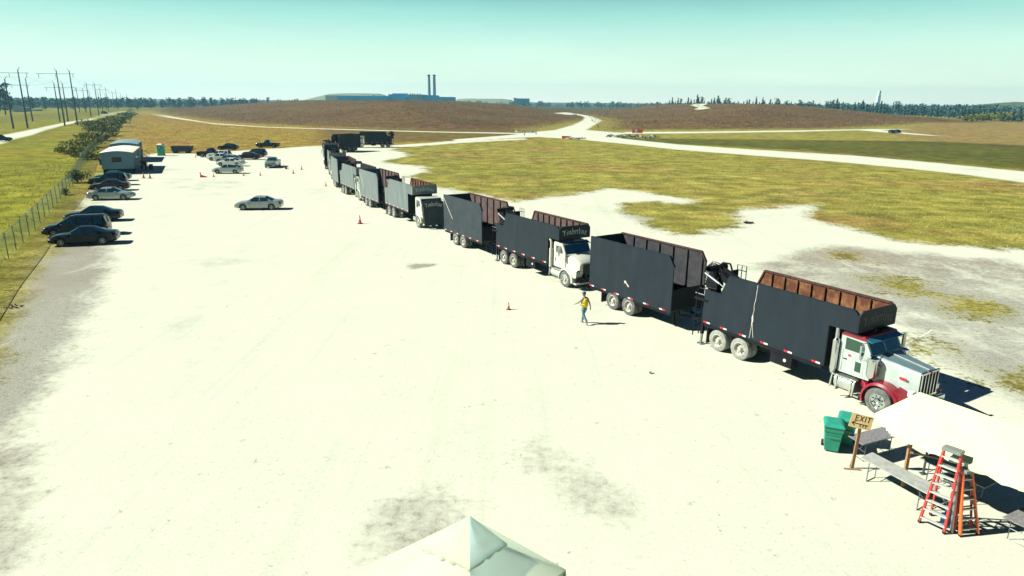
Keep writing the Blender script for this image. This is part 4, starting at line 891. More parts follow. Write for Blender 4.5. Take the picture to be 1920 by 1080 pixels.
# portable toilet
teal_p = mat('teal_plastic', (.006, .30, .19), .45, var=.08); wht_p = mat('white_plastic', (.50, .53, .43), .45, var=.04)
q = G(303, 291.5); r = thing('portable_toilet', 'green portable toilet with a white rounded roof at the grass edge', 'portable toilet', (q[0], q[1], 0), .0)
b = MB(); b.box(-.56, .56, -.56, .56, .12, 2.05); b.build('cabin', teal_p, r, bevel=.05); b = MB(); b.box(-.62, .62, -.62, .62, 0, .12); b.build('base', black_m, r)
b = MB(); b.box(-.42, .42, -.585, -.56, .2, 1.98); d = b.build('door', mat('teal_door', (.008, .30, .19), .4), r); b = MB(); b.box(.25, .35, -.61, -.586, 1.0, 1.15); b.build('handle', wht_p, d); b = MB(); b.box(-.25, .2, -.60, -.586, 1.55, 1.80); b.build('sign_plate', mat('pale_sign', (.35, .5, .45), .6), d)
b = MB(); b.box(-.63, .63, -.63, .63, 2.051, 2.17); b.hexa([(-.60, -.60, 2.171), (.60, -.60, 2.171), (.60, .60, 2.171), (-.60, .60, 2.171)], [(-.38, -.38, 2.42), (.38, -.38, 2.42), (.38, .38, 2.42), (-.38, .38, 2.42)]); b.build('roof', wht_p, r)
# skip / dumpster
q = G(343, 287); r = thing('dumpster', 'long dark dumpster trailer at the grass edge right of the green toilet', 'dumpster', (q[0], q[1], 0), .02)
b = MB(); loft(b, [[(-1.8, y, .35), (1.6, y, .35), (2.1, y, 1.45), (-2.1, y, 1.45)] for y in (-1.0, 1.0)]); b.build('bin', panel_d, r)
b = MB(); b.box(-2.15, 2.15, -1.05, 1.05, 1.451, 1.50); b.build('rim', chassis_m, r); b = MB(); b.box(-1.7, -1.3, -.9, .9, 0, .35); b.box(1.0, 1.4, -.9, .9, 0, .35); b.bar((1.4, 0, .4), (2.9, 0, .9), .12); b.build('skid', chassis_m, r)
# waste barrel, red box, small table and things by the office steps
q = G(284, 319); r = thing('trash_barrel', 'dark barrel with an olive lid in the shade of the office trailer', 'barrel', (q[0], q[1], 0))
b = MB(); b.lathe([(0, .001), (0, .30), (.3, .32), (.32, .34), (.34, .32), (.62, .32), (.64, .34), (.66, .32), (.9, .31)], axis='z', n=20); b.build('drum', chassis_m, r, smooth=True); b = MB(); b.lathe([(.90, .33), (.98, .30), (1.0, .001)], axis='z', n=20); b.build('lid', mat('olive_lid', (.12, .12, .02), .6), r, smooth=True)
q = G(271, 319); r = thing('vending_cabinet', 'dark red cabinet standing by the office trailer steps', 'cabinet', (q[0], q[1], 0), rzA)
b = MB(); b.box(-.45, .45, -.4, .4, 0, 1.6); b.build('case', mat('dark_red_paint', (.085, .008, .016), .5), r, bevel=.04); b = MB(); b.box(-.38, .38, -.425, -.4, .8, 1.5); b.build('door', black_m, r)
# ------------------------------------------------------------ cones
orange = mat('orange_plastic', (.62, .055, .018), .5, var=.06)
def cone_proto():
    r = thing('traffic_cone', 'x', 'traffic cone', (0, 0, 0), 0, 'traffic cones on the yard')
    b = MB(); b.box(-.19, .19, -.19, .19, 0, .04); b.build('base', black_m, r, bevel=.01)
    b = MB(); b.lathe([(.04, .14), (.10, .125), (.68, .03), (.72, .028), (.73, .001)], axis='z', n=18); b.build('cone', orange, r, smooth=True)
    b = MB(); b.lathe([(.36, .083), (.50, .06)], axis='z', n=18); b.build('collar', refl_w, r, smooth=True)
    return r
cn = cone_proto()
for i, (px, py, sc, lb) in enumerate([
    (675, 419.5, 1.15, 'tall orange cone alone beside the black truck line, mid yard'),
    (953.5, 580.5, .62, 'orange cone nearest the camera, left of the walking person'),
    (401, 332, .85, 'small orange cone just right of the fallen barrier'),
    (457, 329.5, .85, 'orange cone below the pale silver hatchback'),
    (488, 329, .85, 'orange cone between the hatchback and the grey green pickup'),
    (550, 325.5, 1, 'orange cone right of the grey green pickup, nearer one'),
    (565.5, 318, 1, 'orange cone farthest right of the grey green pickup'),
    (526, 312, .85, 'orange cone standing close beside the grey green pickup'),
    (532.5, 314, .85, 'orange cone in the shadow right of the grey green pickup'),
    (502.5, 299, .85, 'orange cone behind the grey green pickup'),
    (367, 295, .85, 'orange cone at the tail of the black pickup'),
    (269.5, 334, 1.2, 'orange cone left of a pair by the office trailer shadow'),
    (281.5, 334.5, 1.2, 'orange cone right of a pair by the office trailer shadow'),
    (611, 349, .8, 'small dark orange cone beside the fourth trailer of the line')]):
    o = cn if i == 0 else dup(cn); p = G(px, py); o.location = (p[0], p[1], 0); o.scale = (sc,)*3; o.rotation_euler = (0, 0, i*1.3); o['label'] = lb
o = dup(cn); p = G(536, 317); o.location = (p[0], p[1], .16); o.rotation_euler = (math.radians(100), 0, 1.2); o['label'] = 'orange cone lying on its side by the grey green pickup shadow'
p = G(382, 332.5); r = thing('fallen_barrier', 'collapsed red plastic barrier lying on the yard left of a cone', 'barrier', (p[0], p[1], 0), .1)
b = MB(); b.hexa([(-.5, -.2, 0), (.5, -.15, 0), (.5, .15, 0), (-.5, .2, 0)], [(-.45, -.1, .4), (.45, -.1, .12), (.45, .1, .12), (-.45, .1, .4)]); b.build('panel', orange, r, bevel=.03); b = MB(); b.bar((-.40, 0, .3), (-.46, .0, .75), .12); b.build('post', orange, r)
# far barriers at the junction
def far_barrier(px, py, L_, hgt, label, cols, rz=.1):
    (x, y), z = gz(px, py); r = thing('road_barrier', label, 'barrier', (x, y, z), rz)
    n = max(2, int(L_/1.0))
    for k in range(n):
        b = MB(); x0 = -L_/2+k*L_/n; b.prism([(-.28, 0), (.28, 0), (.12, hgt*.45), (.10, hgt), (-.10, hgt), (-.12, hgt*.45)], x0, x0+L_/n-.05)
        b.v = [(v[1], v[0], v[2]) for v in b.v]; b.build('barrier_segment', cols[k % len(cols)], r)
    return r
far_barrier(1195, 249.5, 4.2, 1.4, 'row of red and white barriers right of the road junction', [orange, refl_w, orange])
far_barrier(1062, 260, 3.0, .8, 'low orange barriers on the near edge of the road junction', [orange])
# ------------------------------------------------------------ debris and small marks
def pile(px, py, r_, n, hgt, m, label, name='rubble_pile', cat='rubble', seed=1):
    (x, y), z = gz(px, py); rr = random.Random(seed); b = MB()
    for k in range(n):
        a = rr.random()*6.28; d = rr.random()**.6*r_; s = rr.uniform(.1, .3)*hgt/.5
        c = Vector((d*math.cos(a), d*math.sin(a)*.7, s*.3)); q = [c+Vector((rr.uniform(-s, s), rr.uniform(-s, s), rr.uniform(-.3*s, s))) for _ in range(6)]
        b.add(q, [(0, 1, 2), (0, 2, 3), (0, 3, 1), (1, 2, 4), (2, 3, 4), (3, 1, 5), (1, 4, 5), (3, 4, 5)])
    o = b.build(name, m, None, loc=(x, y, z)); tag(o, label, cat); return o
stone = mat('pale_rubble', (.34, .35, .30), .9, var=.3); dkst = mat('dark_rubble', (.045, .045, .04), .9, var=.4)
pile(1080, 261, 3.2, 60, 1.0, stone, 'grey rubble heap on the near side of the junction', seed=2)
pile(1188, 258, 9, 90, 1.6, mat('grey_white_rubble', (.20, .22, .21), .9, var=.4), 'long grey rubble heap in the grass right of the junction', seed=3)
pile(985, 249, 4, 40, 1.2, stone, 'pale stone heap at the left arm of the junction', seed=4)
pile(785, 499, 1.15, 220, .045, mat('brown_litter', (.10, .06, .035), .9, var=.4), 'flat patch of brown litter on the yard beside the second trailer', 'litter_patch', 'litter', seed=5)
pile(1218, 714.5, .03, 4, .16, dkst, 'small dark rock lying alone on the white yard', 'rock', 'rock', seed=6)
pile(146, 452+3, .3, 70, .3, stone, 'pale rubble on the grass between fence and nearest black sedan', seed=7)
pile(1402, 421, .45, 70, .3, dkst, 'dark clods at the tip of the white gravel spur', seed=8)
pile(22, 578, .6, 16, .22, mat('reddish_clods', (.10, .05, .035), .9, var=.4), 'reddish clods at the left grass edge', 'clod_heap', 'clods', seed=9)
# ------------------------------------------------------------ chain link fence
fence_m = bpy.data.materials.new('fence_mesh'); fence_m.use_nodes = True; n_ = fence_m.node_tree; bs = n_.nodes['Principled BSDF']
bs.inputs['Base Color'].default_value = (.34, .52, .52, 1); bs.inputs['Roughness'].default_value = .6; bs.inputs['Metallic'].default_value = .2
t_ = n_.nodes.new('ShaderNodeTexCoord'); sx = n_.nodes.new('ShaderNodeSeparateXYZ'); n_.links.new(t_.outputs['UV'], sx.inputs[0])
def fm(op, a, c):
    q = n_.nodes.new('ShaderNodeMath'); q.operation = op
    for i, v in enumerate((a, c)):
        if isinstance(v, (int, float)): q.inputs[i].default_value = v
        else: n_.links.new(v, q.inputs[i])
    return q.outputs[0]
u1 = fm('FRACT', fm('MULTIPLY', fm('ADD', sx.outputs[0], sx.outputs[1]), 9), 0); u2 = fm('FRACT', fm('MULTIPLY', fm('SUBTRACT', sx.outputs[0], sx.outputs[1]), 9), 0)
al = fm('MAXIMUM', fm('LESS_THAN', u1, .17), fm('LESS_THAN', u2, .17)); n_.links.new(al, bs.inputs['Alpha'])
def fence(pts, hgt, label, group='chain link fence sections', posts=3.0):
    r = thing('chain_link_fence', label, 'fence', (pts[0][0], pts[0][1], 0), 0, group); o0 = Vector((pts[0][0], pts[0][1], 0))
    P = []; 
    for (ax, ay), (bx, by) in zip(pts[:-1], pts[1:]):
        L_ = math.hypot(bx-ax, by-ay); k = max(1, int(L_/posts))
        P += [(ax+(bx-ax)*i/k, ay+(by-ay)*i/k) for i in range(k)]
    P.append(pts[-1]); P = [Vector((x, y, 0))-o0 for x, y in P]
    me = bpy.data.meshes.new('mesh_panel'); vs = []; fs = []; uv = []; u = 0
    for i, p in enumerate(P):
        if i: u += (p-P[i-1]).length
        sag = .03*math.sin(i*2.1); vs += [(p.x, p.y, .03), (p.x+sag, p.y, hgt+.03*math.sin(i*1.3))]; uv.append(u)
    for i in range(len(P)-1): fs.append((2*i, 2*i+2, 2*i+3, 2*i+1))
    me.from_pydata(vs, [], fs); ul = me.uv_layers.new(name='UVMap'); k = 0
    for i in range(len(P)-1):
        for a, b_ in ((uv[i], 0), (uv[i+1], 0), (uv[i+1], hgt), (uv[i], hgt)): ul.data[k].uv = (a, b_); k += 1
    me.materials.append(fence_m); o = bpy.data.objects.new('mesh_panel', me); COL.objects.link(o); o.parent = r
    rl = MB(); rl.tube([tuple(p+Vector((0, 0, hgt+.03*math.sin(i*1.3)))) for i, p in enumerate(P)], .022, 6); rl.build('top_rail', steel_m, r)
    pm = None
    for p in P[:100]:
        if pm is None: b = MB(); b.tube([(0, 0, 0), (0, 0, hgt+.06)], .035, 6); pm = b.build('post', mat('dark_galvanised', (.07, .12, .13), .5, .4), r); pm.location = p
        else: c = pm.copy(); COL.objects.link(c); c.parent = r; c.location = p
    return r
fA = gp((-120, 640), (-40, 545), (0, 502), (66, 430), (100, 390), (137, 350))
fB = gp((138, 345), (158, 305), (180, 280), (197, 263))
fC = gp((198, 262), (215, 240), (228, 225), (240, 212), (247, 205))
fence(fA, 1.9, 'nearest length of chain link fence along the left verge')
fence(fB, 1.9, 'middle length of chain link fence behind the office trailers')
fence(fC, 1.9, 'far length of chain link fence beyond the dark shrubs', posts=6)
#@@END_P3
# ------------------------------------------------------------ plants
leaf_d = mat2('dark_foliage', (.075, .10, .022), (.17, .19, .035), 1.2, .35, .7, rough=.8)
leaf_m = mat2('green_foliage', (.13, .15, .015), (.26, .25, .022), 1.2, .35, .7, rough=.8)
leaf_f = mat2('haze_blue_green_foliage', (.022, .075, .078), (.055, .12, .105), .3, .35, .7, rough=.9)  # bluish tint of far haze is painted into these leaves
bark = mat('grey_bark', (.10, .09, .08), .9, var=.3)
def leaf_cloud(cr, n, size, seed, flat=1.):
    """cr: list of (centre, radii) lobes; leaf-sized faces through the volume"""
    r = np.random.default_rng(seed); vs = []; fs = []
    w = np.array([a[1][0]*a[1][1]*a[1][2] for a in cr])**.7; w /= w.sum()
    for k in range(n):
        c, rad = cr[r.choice(len(cr), p=w)]; d = r.normal(size=3); d /= np.linalg.norm(d); p = np.array(c)+d*np.array(rad)*(r.random()**.45)
        s = size*r.uniform(.5, 1.3); a = r.normal(size=3); a /= np.linalg.norm(a); b = np.cross(a, r.normal(size=3)); b /= np.linalg.norm(b)+1e-9
        i = len(vs); vs += [tuple(p-a*s), tuple(p+b*s*.5), tuple(p+a*s), tuple(p-b*s*.5)]; fs.append((i, i+1, i+2, i+3))
    return vs, fs
def plant(name, label, cat, loc, lobes, n, size, m, seed, trunk=None, group=None, tname='trunk', cname='crown'):
    r = thing(name, label, cat, loc, 0, group)
    b = MB(); v, f = leaf_cloud(lobes, n, size, seed); b.add(v, f); b.build(cname, m, r)
    t = MB(); rr = random.Random(seed)
    for (c, rad) in lobes[:5]:
        base = (rr.uniform(-.1, .1), rr.uniform(-.1, .1), 0); t.tube([base, (c[0]*.4, c[1]*.4, c[2]*.55), tuple(c)], [trunk or .06, (trunk or .06)*.7, .02], 6)
    t.build(tname, bark, r)
    return r
def shrub(px, py, w, h_, label, m=leaf_d, n=900, seed=1, size=.16, group='shrubs along the ditch and fence'):
    p = G(px, py); rr = random.Random(seed); lobes = [((rr.uniform(-.35, .35)*w, rr.uniform(-.3, .3)*w, h_*rr.uniform(.35, .62)), (w*rr.uniform(.22, .36), w*rr.uniform(.22, .36), h_*rr.uniform(.28, .42))) for _ in range(7)]
    return plant('shrub', label, 'shrub', (p[0], p[1], 0), lobes, n, size, m, seed, group=group, tname='stems', cname='foliage')
shrub(146, 343, 2.6, 2.0, 'small dark shrub growing where the near fence ends', seed=11, n=800)
shrub(113+12, 366, 1.3, 1.0, 'low dark bush at the foot of the near fence', seed=12, n=250, size=.12)
shrub(160, 300, 5, 1.6, 'broad low olive bush on the ditch bank left of the fence', leaf_m, seed=13, n=800, size=.25)
shrub(143, 288, 7, 1.8, 'rounded green bush on the ditch bank, nearest of the hedge', leaf_m, seed=14, n=1400, size=.28)
shrub(160, 276, 8, 2.2, 'low spreading green bush in the hedge beyond the rounded bank bush', leaf_m, seed=15, n=1500, size=.3)
shrub(174, 264, 9, 3.0, 'tall green bush in the middle of the ditch hedge', leaf_m, seed=16, n=1700, size=.32)
shrub(186, 255, 10, 4.2, 'bulky dark bush where the hedge meets the fence', seed=17, n=1900, size=.34)
shrub(199, 247, 11, 4.2, 'highest dark bush of the ditch hedge', seed=18, n=2000, size=.36)
shrub(210, 238, 11, 4.4, 'dark bush just beyond the highest hedge bush', seed=19, n=1700, size=.4)
shrub(179, 240, 12, 3.6, 'olive bush left of the hedge beside the levee road', leaf_m, seed=20, n=1500, size=.4)
shrub(221, 229, 10, 3.4, 'dark far bush along the fence, last but one', seed=21, n=1100, size=.45)
shrub(233, 219, 12, 3.0, 'last dark bush where the fence meets the horizon', seed=22, n=1000, size=.5)
shrub(232, 268, 1.6, .8, 'low brown bush in the tan grass behind the office trailers', seed=23, n=260, size=.14)
for k in range(8):
    shrub(1820+k*22, 228-(k % 3)*1.2, 15, 5.5+(k % 4), ['dark thicket bush at the left end of the right hand scrub', 'second thicket bush of the right hand scrub', 'thicket bush under the pale thin trunk', 'wide thicket bush left of the green rise', 'thicket bush below the green rise', 'thicket bush right of the green rise', 'thicket bush close to the right picture edge', 'thicket bush at the right picture edge'][k], seed=40+k, n=1000, size=.8, group='scrub at the right hand field edge')
# weeds and grass tufts
def tufts(name, polyw, n, hgt, m, label, seed, keep=None):
    r = np.random.default_rng(seed); P = np.array(polyw)[:, :2]; lo = P.min(0); hi = P.max(0)
    X = r.uniform(lo[0], hi[0], n*3); Y = r.uniform(lo[1], hi[1], n*3); s_ = sdist(X, Y, P) > 0
    if keep is not None: s_ &= keep(X, Y)
    X, Y = X[s_][:n], Y[s_][:n]; k = len(X); Z = height(X, Y)
    a = r.uniform(0, 6.28, k); hh = hgt*r.uniform(.4, 1.3, k); w = hh*.22; lean = r.normal(0, .35, (k, 2))*hh[:, None]
    V = np.zeros((k, 3, 3)); V[:, 0] = np.stack([X-np.cos(a)*w, Y-np.sin(a)*w, Z-.01], -1); V[:, 1] = np.stack([X+np.cos(a)*w, Y+np.sin(a)*w, Z-.01], -1); V[:, 2] = np.stack([X+lean[:, 0], Y+lean[:, 1], Z+hh], -1)
    me = bpy.data.meshes.new(name); me.from_pydata(V.reshape(-1, 3).tolist(), [], np.arange(3*k).reshape(-1, 3).tolist()); me.materials.append(m)
    o = bpy.data.objects.new(name, me); COL.objects.link(o); tag(o, label, 'grass', kind='stuff'); return o
gr_y = mat2('yellow_green_blades', (.24, .27, .012), (.38, .35, .03), .5, .35, .7, rough=.9)
gr_g = mat2('olive_blades', (.18, .20, .022), (.36, .31, .05), .5, .35, .7, rough=.9)
gr_t = mat2('tan_blades', (.16, .12, .03), (.28, .21, .06), .5, .35, .7, rough=.9)
notlot = lambda X, Y: sdist(X, Y, YARD) < -.3-3.5*np.random.default_rng(5).random(X.shape)**2
tufts('field_grass', gp((-200, 700), (0, 500), (135, 350), (190, 268), (100, 300), (0, 320), (-300, 420)), 7000, .22, gr_y, 'rough yellow green grass growing on the far side of the fence', 61)
def hitpoly(pts): return [HIT(*q) for q in pts]
mb1 = mat2('red_brown_weeds', (.13, .075, .028), (.24, .16, .07), .06, .35, .7, rough=.9)
tufts('hill_weeds', hitpoly([(300, 212), (420, 229), (620, 239), (985, 247), (1050, 232), (1030, 212), (1000, 196), (900, 193.5), (500, 193), (330, 197)]), 30000, .62, mb1, 'red brown weeds covering the low hill', 65)
tufts('hill_weeds', hitpoly([(1120, 243), (1400, 242), (1600, 240), (1740, 232), (1640, 212), (1500, 199), (1350, 197), (1150, 198), (1100, 212)]), 24000, .7, mb1, 'red brown weeds on the right hand rise', 66)
mb2 = mat2('meadow_blades', (.26, .25, .03), (.42, .37, .08), .12, .35, .7, rough=.9)
tufts('meadow_grass', gp((740, 290), (800, 330), (960, 385), (1140, 358), (1300, 372), (1540, 384), (1700, 455), (1920, 475), (1920, 350), (1300, 285), (1000, 265), (860, 270)), 22000, .16, mb2, 'straw tipped blades of the middle field', 63, notlot)
mb3 = mat2('tan_field_blades', (.34, .24, .05), (.50, .38, .11), .12, .35, .7, rough=.9)
tufts('bank_grass', gp((200, 330), (262, 296), (340, 287), (600, 270), (600, 240), (400, 232), (290, 216), (250, 215), (215, 260), (180, 330)), 24000, .26, mb3, 'dry tan grass behind the parked cars', 64, notlot)
# ------------------------------------------------------------ far trees
def tree_mesh(seed, hgt, w, n, size, conical):
    r = random.Random(seed); lobes = []
    for k in range(9):
        t = .25+.7*k/8; rad = w*(.9-t*.75 if conical else .75-.5*abs(t-.6))*r.uniform(.6, 1.1)
        lobes.append(((r.uniform(-.3, .3)*rad, r.uniform(-.3, .3)*rad, hgt*t), (rad, rad, hgt*.10*r.uniform(.8, 1.5))))
    return leaf_cloud(lobes, n, size, seed)
CROWN = []; TRUNK = MB(); TRUNK.tube([(0, 0, 0), (0, 0, 5), (.1, 0, 9)], [.28, .2, .06], 6)
tm_ = TRUNK.build('trunk', bark); tmesh = tm_.data; bpy.data.objects.remove(tm_)
for s in range(6):
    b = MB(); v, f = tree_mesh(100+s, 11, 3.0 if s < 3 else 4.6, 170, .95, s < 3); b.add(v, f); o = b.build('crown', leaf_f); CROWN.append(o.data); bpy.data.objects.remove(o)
def tree(x, y, s, k, label, group, sink=0.):
    r = thing('tree', label, 'tree', (x, y, H1(x, y)-sink), random.random()*6.28, group); r.scale = (s*random.uniform(.85, 1.15), s*random.uniform(.85, 1.15), s)
    for nm, me in (('crown', CROWN[k]), ('trunk', tmesh)): o = bpy.data.objects.new(nm, me); COL.objects.link(o); o.parent = r
    return r
R9 = random.Random(9)
# right tree belt: individually standing trees in front of a dense wood
for i in range(120):
    px = 1255+i*5.6+R9.uniform(-2, 2); D = np.interp(px, [1250, 1500, 1700, 1920], [880, 760, 620, 480])+R9.uniform(0, 60)
    p = AT(px, 200, D); tree(p[0], p[1], R9.uniform(.62, 1.15)*np.interp(px, [1250, 1700, 1920], [1.0, .95, .82]), R9.choice([0, 1, 2, 2, 4]), 'slender dark tree of the long belt beyond the right hand fields', 'trees of the right hand belt')
for i in range(26):
    px = 2+i*20+R9.uniform(-6, 6); D = np.interp(px, [0, 520], [560, 900])+R9.uniform(-20, 60)
    p = AT(px, 200, D); tree(p[0], p[1], R9.uniform(.6, 1.1), R9.choice([3, 4, 5]), 'rounded dark tree in the left hand tree line behind the power poles', 'trees of the left hand line')
p = AT(11, 215, 470); t = tree(p[0], p[1], 1.75, 4, 'tall bluish tree at the left picture edge behind the first power pole', None)
def wood(name, x0, x1, D0, D1, n, hmin, hmax, label, seed):
    r = np.random.default_rng(seed); V = []; F_ = []
    for i in range(n):
        px = r.uniform(x0, x1); D = np.interp(px, [x0, x1], [D0, D1])+r.uniform(0, 140); p = AT(px, 200, D); h_ = r.uniform(hmin, hmax); w = h_*r.uniform(.28, .5)
        v, f = leaf_cloud([((p[0], p[1], h_*.5), (w, w, h_*.5))], 34, h_*.16, int(r.integers(1e9))); o = len(V); V += v; F_ += [tuple(o+q for q in k) for k in f]
    b = MB(); b.add(V, F_); o = b.build(name, leaf_f); tag(o, label, 'wood', kind='stuff'); return o
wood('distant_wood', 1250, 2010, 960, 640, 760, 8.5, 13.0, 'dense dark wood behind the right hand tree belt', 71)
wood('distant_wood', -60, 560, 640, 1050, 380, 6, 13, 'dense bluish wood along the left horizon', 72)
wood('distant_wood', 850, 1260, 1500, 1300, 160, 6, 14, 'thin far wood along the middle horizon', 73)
# ------------------------------------------------------------ power poles
pole_m = mat('dark_weathered_pole', (.030, .048, .055), .85, var=.25)
def pole(px, D, ytop, label, arm=None, lean=0., brace=True):
    b0 = AT(px, 200, D); ztop = None
    # height from the photo's pole top at this distance
    p = np.array([b0[0], b0[1], 0.]); d = ray(px, ytop); s = D/d[1]; ztop = CH+d[2]*s
    r = thing('power_pole', label, 'power pole', (b0[0], b0[1], 0), 0, 'power poles along the levee road')
    m = MB(); m.tube([(0, 0, 0), (0, 0, ztop*.5), (0, 0, ztop)], [.33, .26, .17], 8); m.build('shaft', pole_m, r, smooth=True)
    if arm:
        for k, (z, a0, a1) in enumerate(arm):
            a = MB(); a.bar((a0, 0, ztop+z), (a1, 0, ztop+z), .11, .14); ao = a.build('crossarm', pole_m, r)
            for j in range(3):
                q = a0+(a1-a0)*(.06+.44*j); i_ = MB(); i_.tube([(q, 0, ztop+z-.1), (q, 0, ztop+z-1.5)], .08, 6); i_.build('insulator', pole_m, ao)
    t = MB(); t.bar((0, 0, ztop-.3), (-.9 if px > 60 else .9, 0, ztop+.9), .12); t.build('top_bracket', pole_m, r)
    return r, ztop
PL = [(17.8, 262, 148, None), (45, 268, 130.5, [(-1.2, -11, 4)]), (56.6, 345, 147, [(-3.2, -16, 1.5)]), (116, 292, 132, [(-1.3, -8.5, 7.5)]), (140, 300, 132.5, None),
      (108, 345, 155.5, [(-2.2, -5, 11)]), (123.5, 350, 156, None), (168, 440, 156, [(-1, -2, 9.5)]), (183, 450, 156.6, None), (148, 560, 166, [(-1.5, -3, 10)]), (160, 570, 166, None),
      (191.5, 600, 166, [(-1, -3, 8)]), (202.5, 620, 165.5, None), (214, 780, 172, [(-1, -4, 4)]), (221, 820, 168.5, None), (187, 760, 174, None), (200, 800, 176, None), (229, 1000, 175, None), (240, 1150, 177, None), (171, 820, 172, None), (254, 1350, 179.5, None)]
OR = ['first', 'second', 'third', 'fourth', 'fifth', 'sixth', 'seventh', 'eighth', 'ninth', 'tenth', 'eleventh', 'twelfth', 'thirteenth', 'fourteenth', 'fifteenth', 'sixteenth', 'seventeenth', 'eighteenth', 'nineteenth', 'twentieth', 'last']
heads = []
order = sorted(range(len(PL)), key=lambda i: PL[i][0]); rank = {i: k for k, i in enumerate(order)}
for i, (px, D, yt, arm) in enumerate(PL):
    r, zt = pole(px, D, yt, 'dark wooden power pole '+('with crossarm ' if arm else '')+'at the roadside, '+OR[rank[i]]+' from the left', arm); heads.append((r.location.x, r.location.y, zt, arm))
wire_m = mat('power_wire', (.05, .06, .06), .6)
def wire(a, b_, label):
    w = MB(); a = Vector(a); b_ = Vector(b_); w.tube([tuple(a.lerp(b_, t)-Vector((0, 0, 3.0*4*t*(1-t)))) for t in np.linspace(0, 1, 12)], .018, 4); tag(w.build('power_wire', wire_m), label, 'wire', 'power wires between the poles')
A, B_, C_, D_ = heads[1], heads[3], heads[7], heads[11]
ends = [(-8, -6.5, -1.5), (-3.5, 0, 3.5), (3.0, 6.5, 7.5)]
for j in range(3):
    wire((A[0]-14+7*j, 150, 24), (A[0]-10+7*j, A[1], A[2]-2.6), 'power wire %s reaching in from the left to the first crossarm' % ['outer', 'middle', 'inner'][j])
    wire((A[0]-10+7*j, A[1], A[2]-2.6), (B_[0]-7+7*j, B_[1], B_[2]-2.8), '%s power wire between the first two nearest crossarms' % ['outer', 'middle', 'inner'][j])
    wire((B_[0]-7+7*j, B_[1], B_[2]-2.8), (C_[0]-1.5+5*j, C_[1], C_[2]-2.5), '%s power wire running from the tall roadside pair to the next' % ['outer', 'middle', 'inner'][j])
    wire((C_[0]-1.5+5*j, C_[1], C_[2]-2.5), (D_[0]-2.5+5*j, D_[1], D_[2]-2.5), '%s far power wire over the levee road' % ['outer', 'middle', 'inner'][j])
# ------------------------------------------------------------ far plant, hills, towers, houses
blue_w = mat2('haze_blue_cladding', (.02, .34, .62), (.03, .42, .72), .05, .35, .7, rough=.6)  # strong blue puts the distance haze into the wall colour
teal_w = mat('pale_teal_cladding', (.16, .32, .32), .6, var=.1, scale=.2); white_w = mat('white_cladding', (.50, .52, .46), .6, var=.05)
PD = 1250.
def X_(px): return AT(px, 190, PD)[0]
def Z_(py, px=740): return AT(px, py, PD)[2]
r = thing('power_plant', 'low blue and white power plant with sheds on the horizon', 'power plant', (X_(735), PD, 0))
x0 = X_(735)
def bl(nm, pa, pb, yt, dy0, dy1, m, zb=0, par=None):
    b = MB(); b.box(X_(pa)-x0, X_(pb)-x0, dy0, dy1, zb, Z_(yt)); return b.build(nm, m, par or r)
bl('white_shed', 619, 642, 180, -30, 30, white_w); bl('main_hall', 642, 735, 181, -30, 40, blue_w); bl('hall_roof', 642, 735, 180.3, -29, 39, teal_w, Z_(181)+.01)
bl('boiler_house', 733, 765, 177, -25, 35, blue_w); bl('penthouse', 738, 762, 175, -10, 20, blue_w, Z_(177)+.01); bl('teal_block', 773, 797, 177, -30, 30, teal_w); bl('turbine_hall', 797, 820, 178, -28, 35, blue_w); bl('annex', 820, 852, 181, -28, 30, blue_w); bl('entry_block', 765, 773, 182, -20, 20, blue_w)
for px in (697, 700, 763, 768, 772, 776, 781, 786):
    b = MB(); b.tube([(X_(px)-x0, 0, Z_(182)), (X_(px)-x0+2, 0, Z_(174.5 if px > 750 else 177))], 1.1, 6); b.build('vent_pipe', teal_w, r)
stk = mat('grey_blue_concrete', (.10, .18, .19), .8, var=.12, scale=.1)
for px, w in ((804.0, 'left'), (814.0, 'right')):
    p = AT(px, 140, PD+10); s = thing('chimney_stack', 'tall slim chimney stack above the power plant, %s one of the pair' % w, 'chimney', (p[0], p[1], 0), 0, 'chimney stacks of the power plant')
    zt = AT(px, 140, PD+10)[2]; b = MB(); b.lathe([(0, 3.1), (zt*.6, 2.5), (zt-2, 2.2), (zt-2, 2.7), (zt, 2.7), (zt, 1.6)], axis='z', n=16); b.build('shaft', stk, s, smooth=True)
    b = MB(); b.lathe([(zt-1.8, 2.75), (zt-.3, 2.75)], axis='z', n=16); b.build('cap_band', black_m, s)
hill_m = mat2('grassed_landfill', (.13, .17, .085), (.20, .22, .12), .012, .35, .7, rough=.9)
def mound(name, pts, D, depth, label):
    """long real mound: crest outline swept back over its depth"""
    b = MB(); secs = []
    for t, k in ((0, 0.), (.18, .55), (.38, .95), (.55, 1.), (.8, .6), (1, 0)):
        secs.append([(AT(px, py, D)[0], D+depth*t, max(0, AT(px, py, D)[2])*k-.5) for px, py in pts])
    n = len(pts); vs = [q for s in secs for q in s]; b.add(vs, [(i*n+k, i*n+k+1, (i+1)*n+k+1, (i+1)*n+k) for i in range(len(secs)-1) for k in range(n-1)])
    o = b.build(name, hill_m, smooth=True); o['kind'] = 'structure'; return o
mound('hill', [(515, 195), (540, 186), (565, 177.5), (582, 173.3), (600, 172.3), (640, 172.3), (675, 173.2), (685, 175.5), (700, 181), (715, 190), (720, 196)], 1900, 500, '')
mound('far_ridge', [(840, 196), (852, 184.5), (870, 184), (940, 184.5), (960, 187), (970, 196)], 2100, 300, '')
rh = mound('right_hill', [(1840, 225), (1870, 208), (1895, 201), (1930, 196), (2010, 190), (2100, 200)], 780, 160, ''); rh.data.materials.clear(); rh.data.materials.append(mat2('wooded_rise', (.05, .085, .05), (.09, .12, .07), .05, .35, .7, rough=.9))
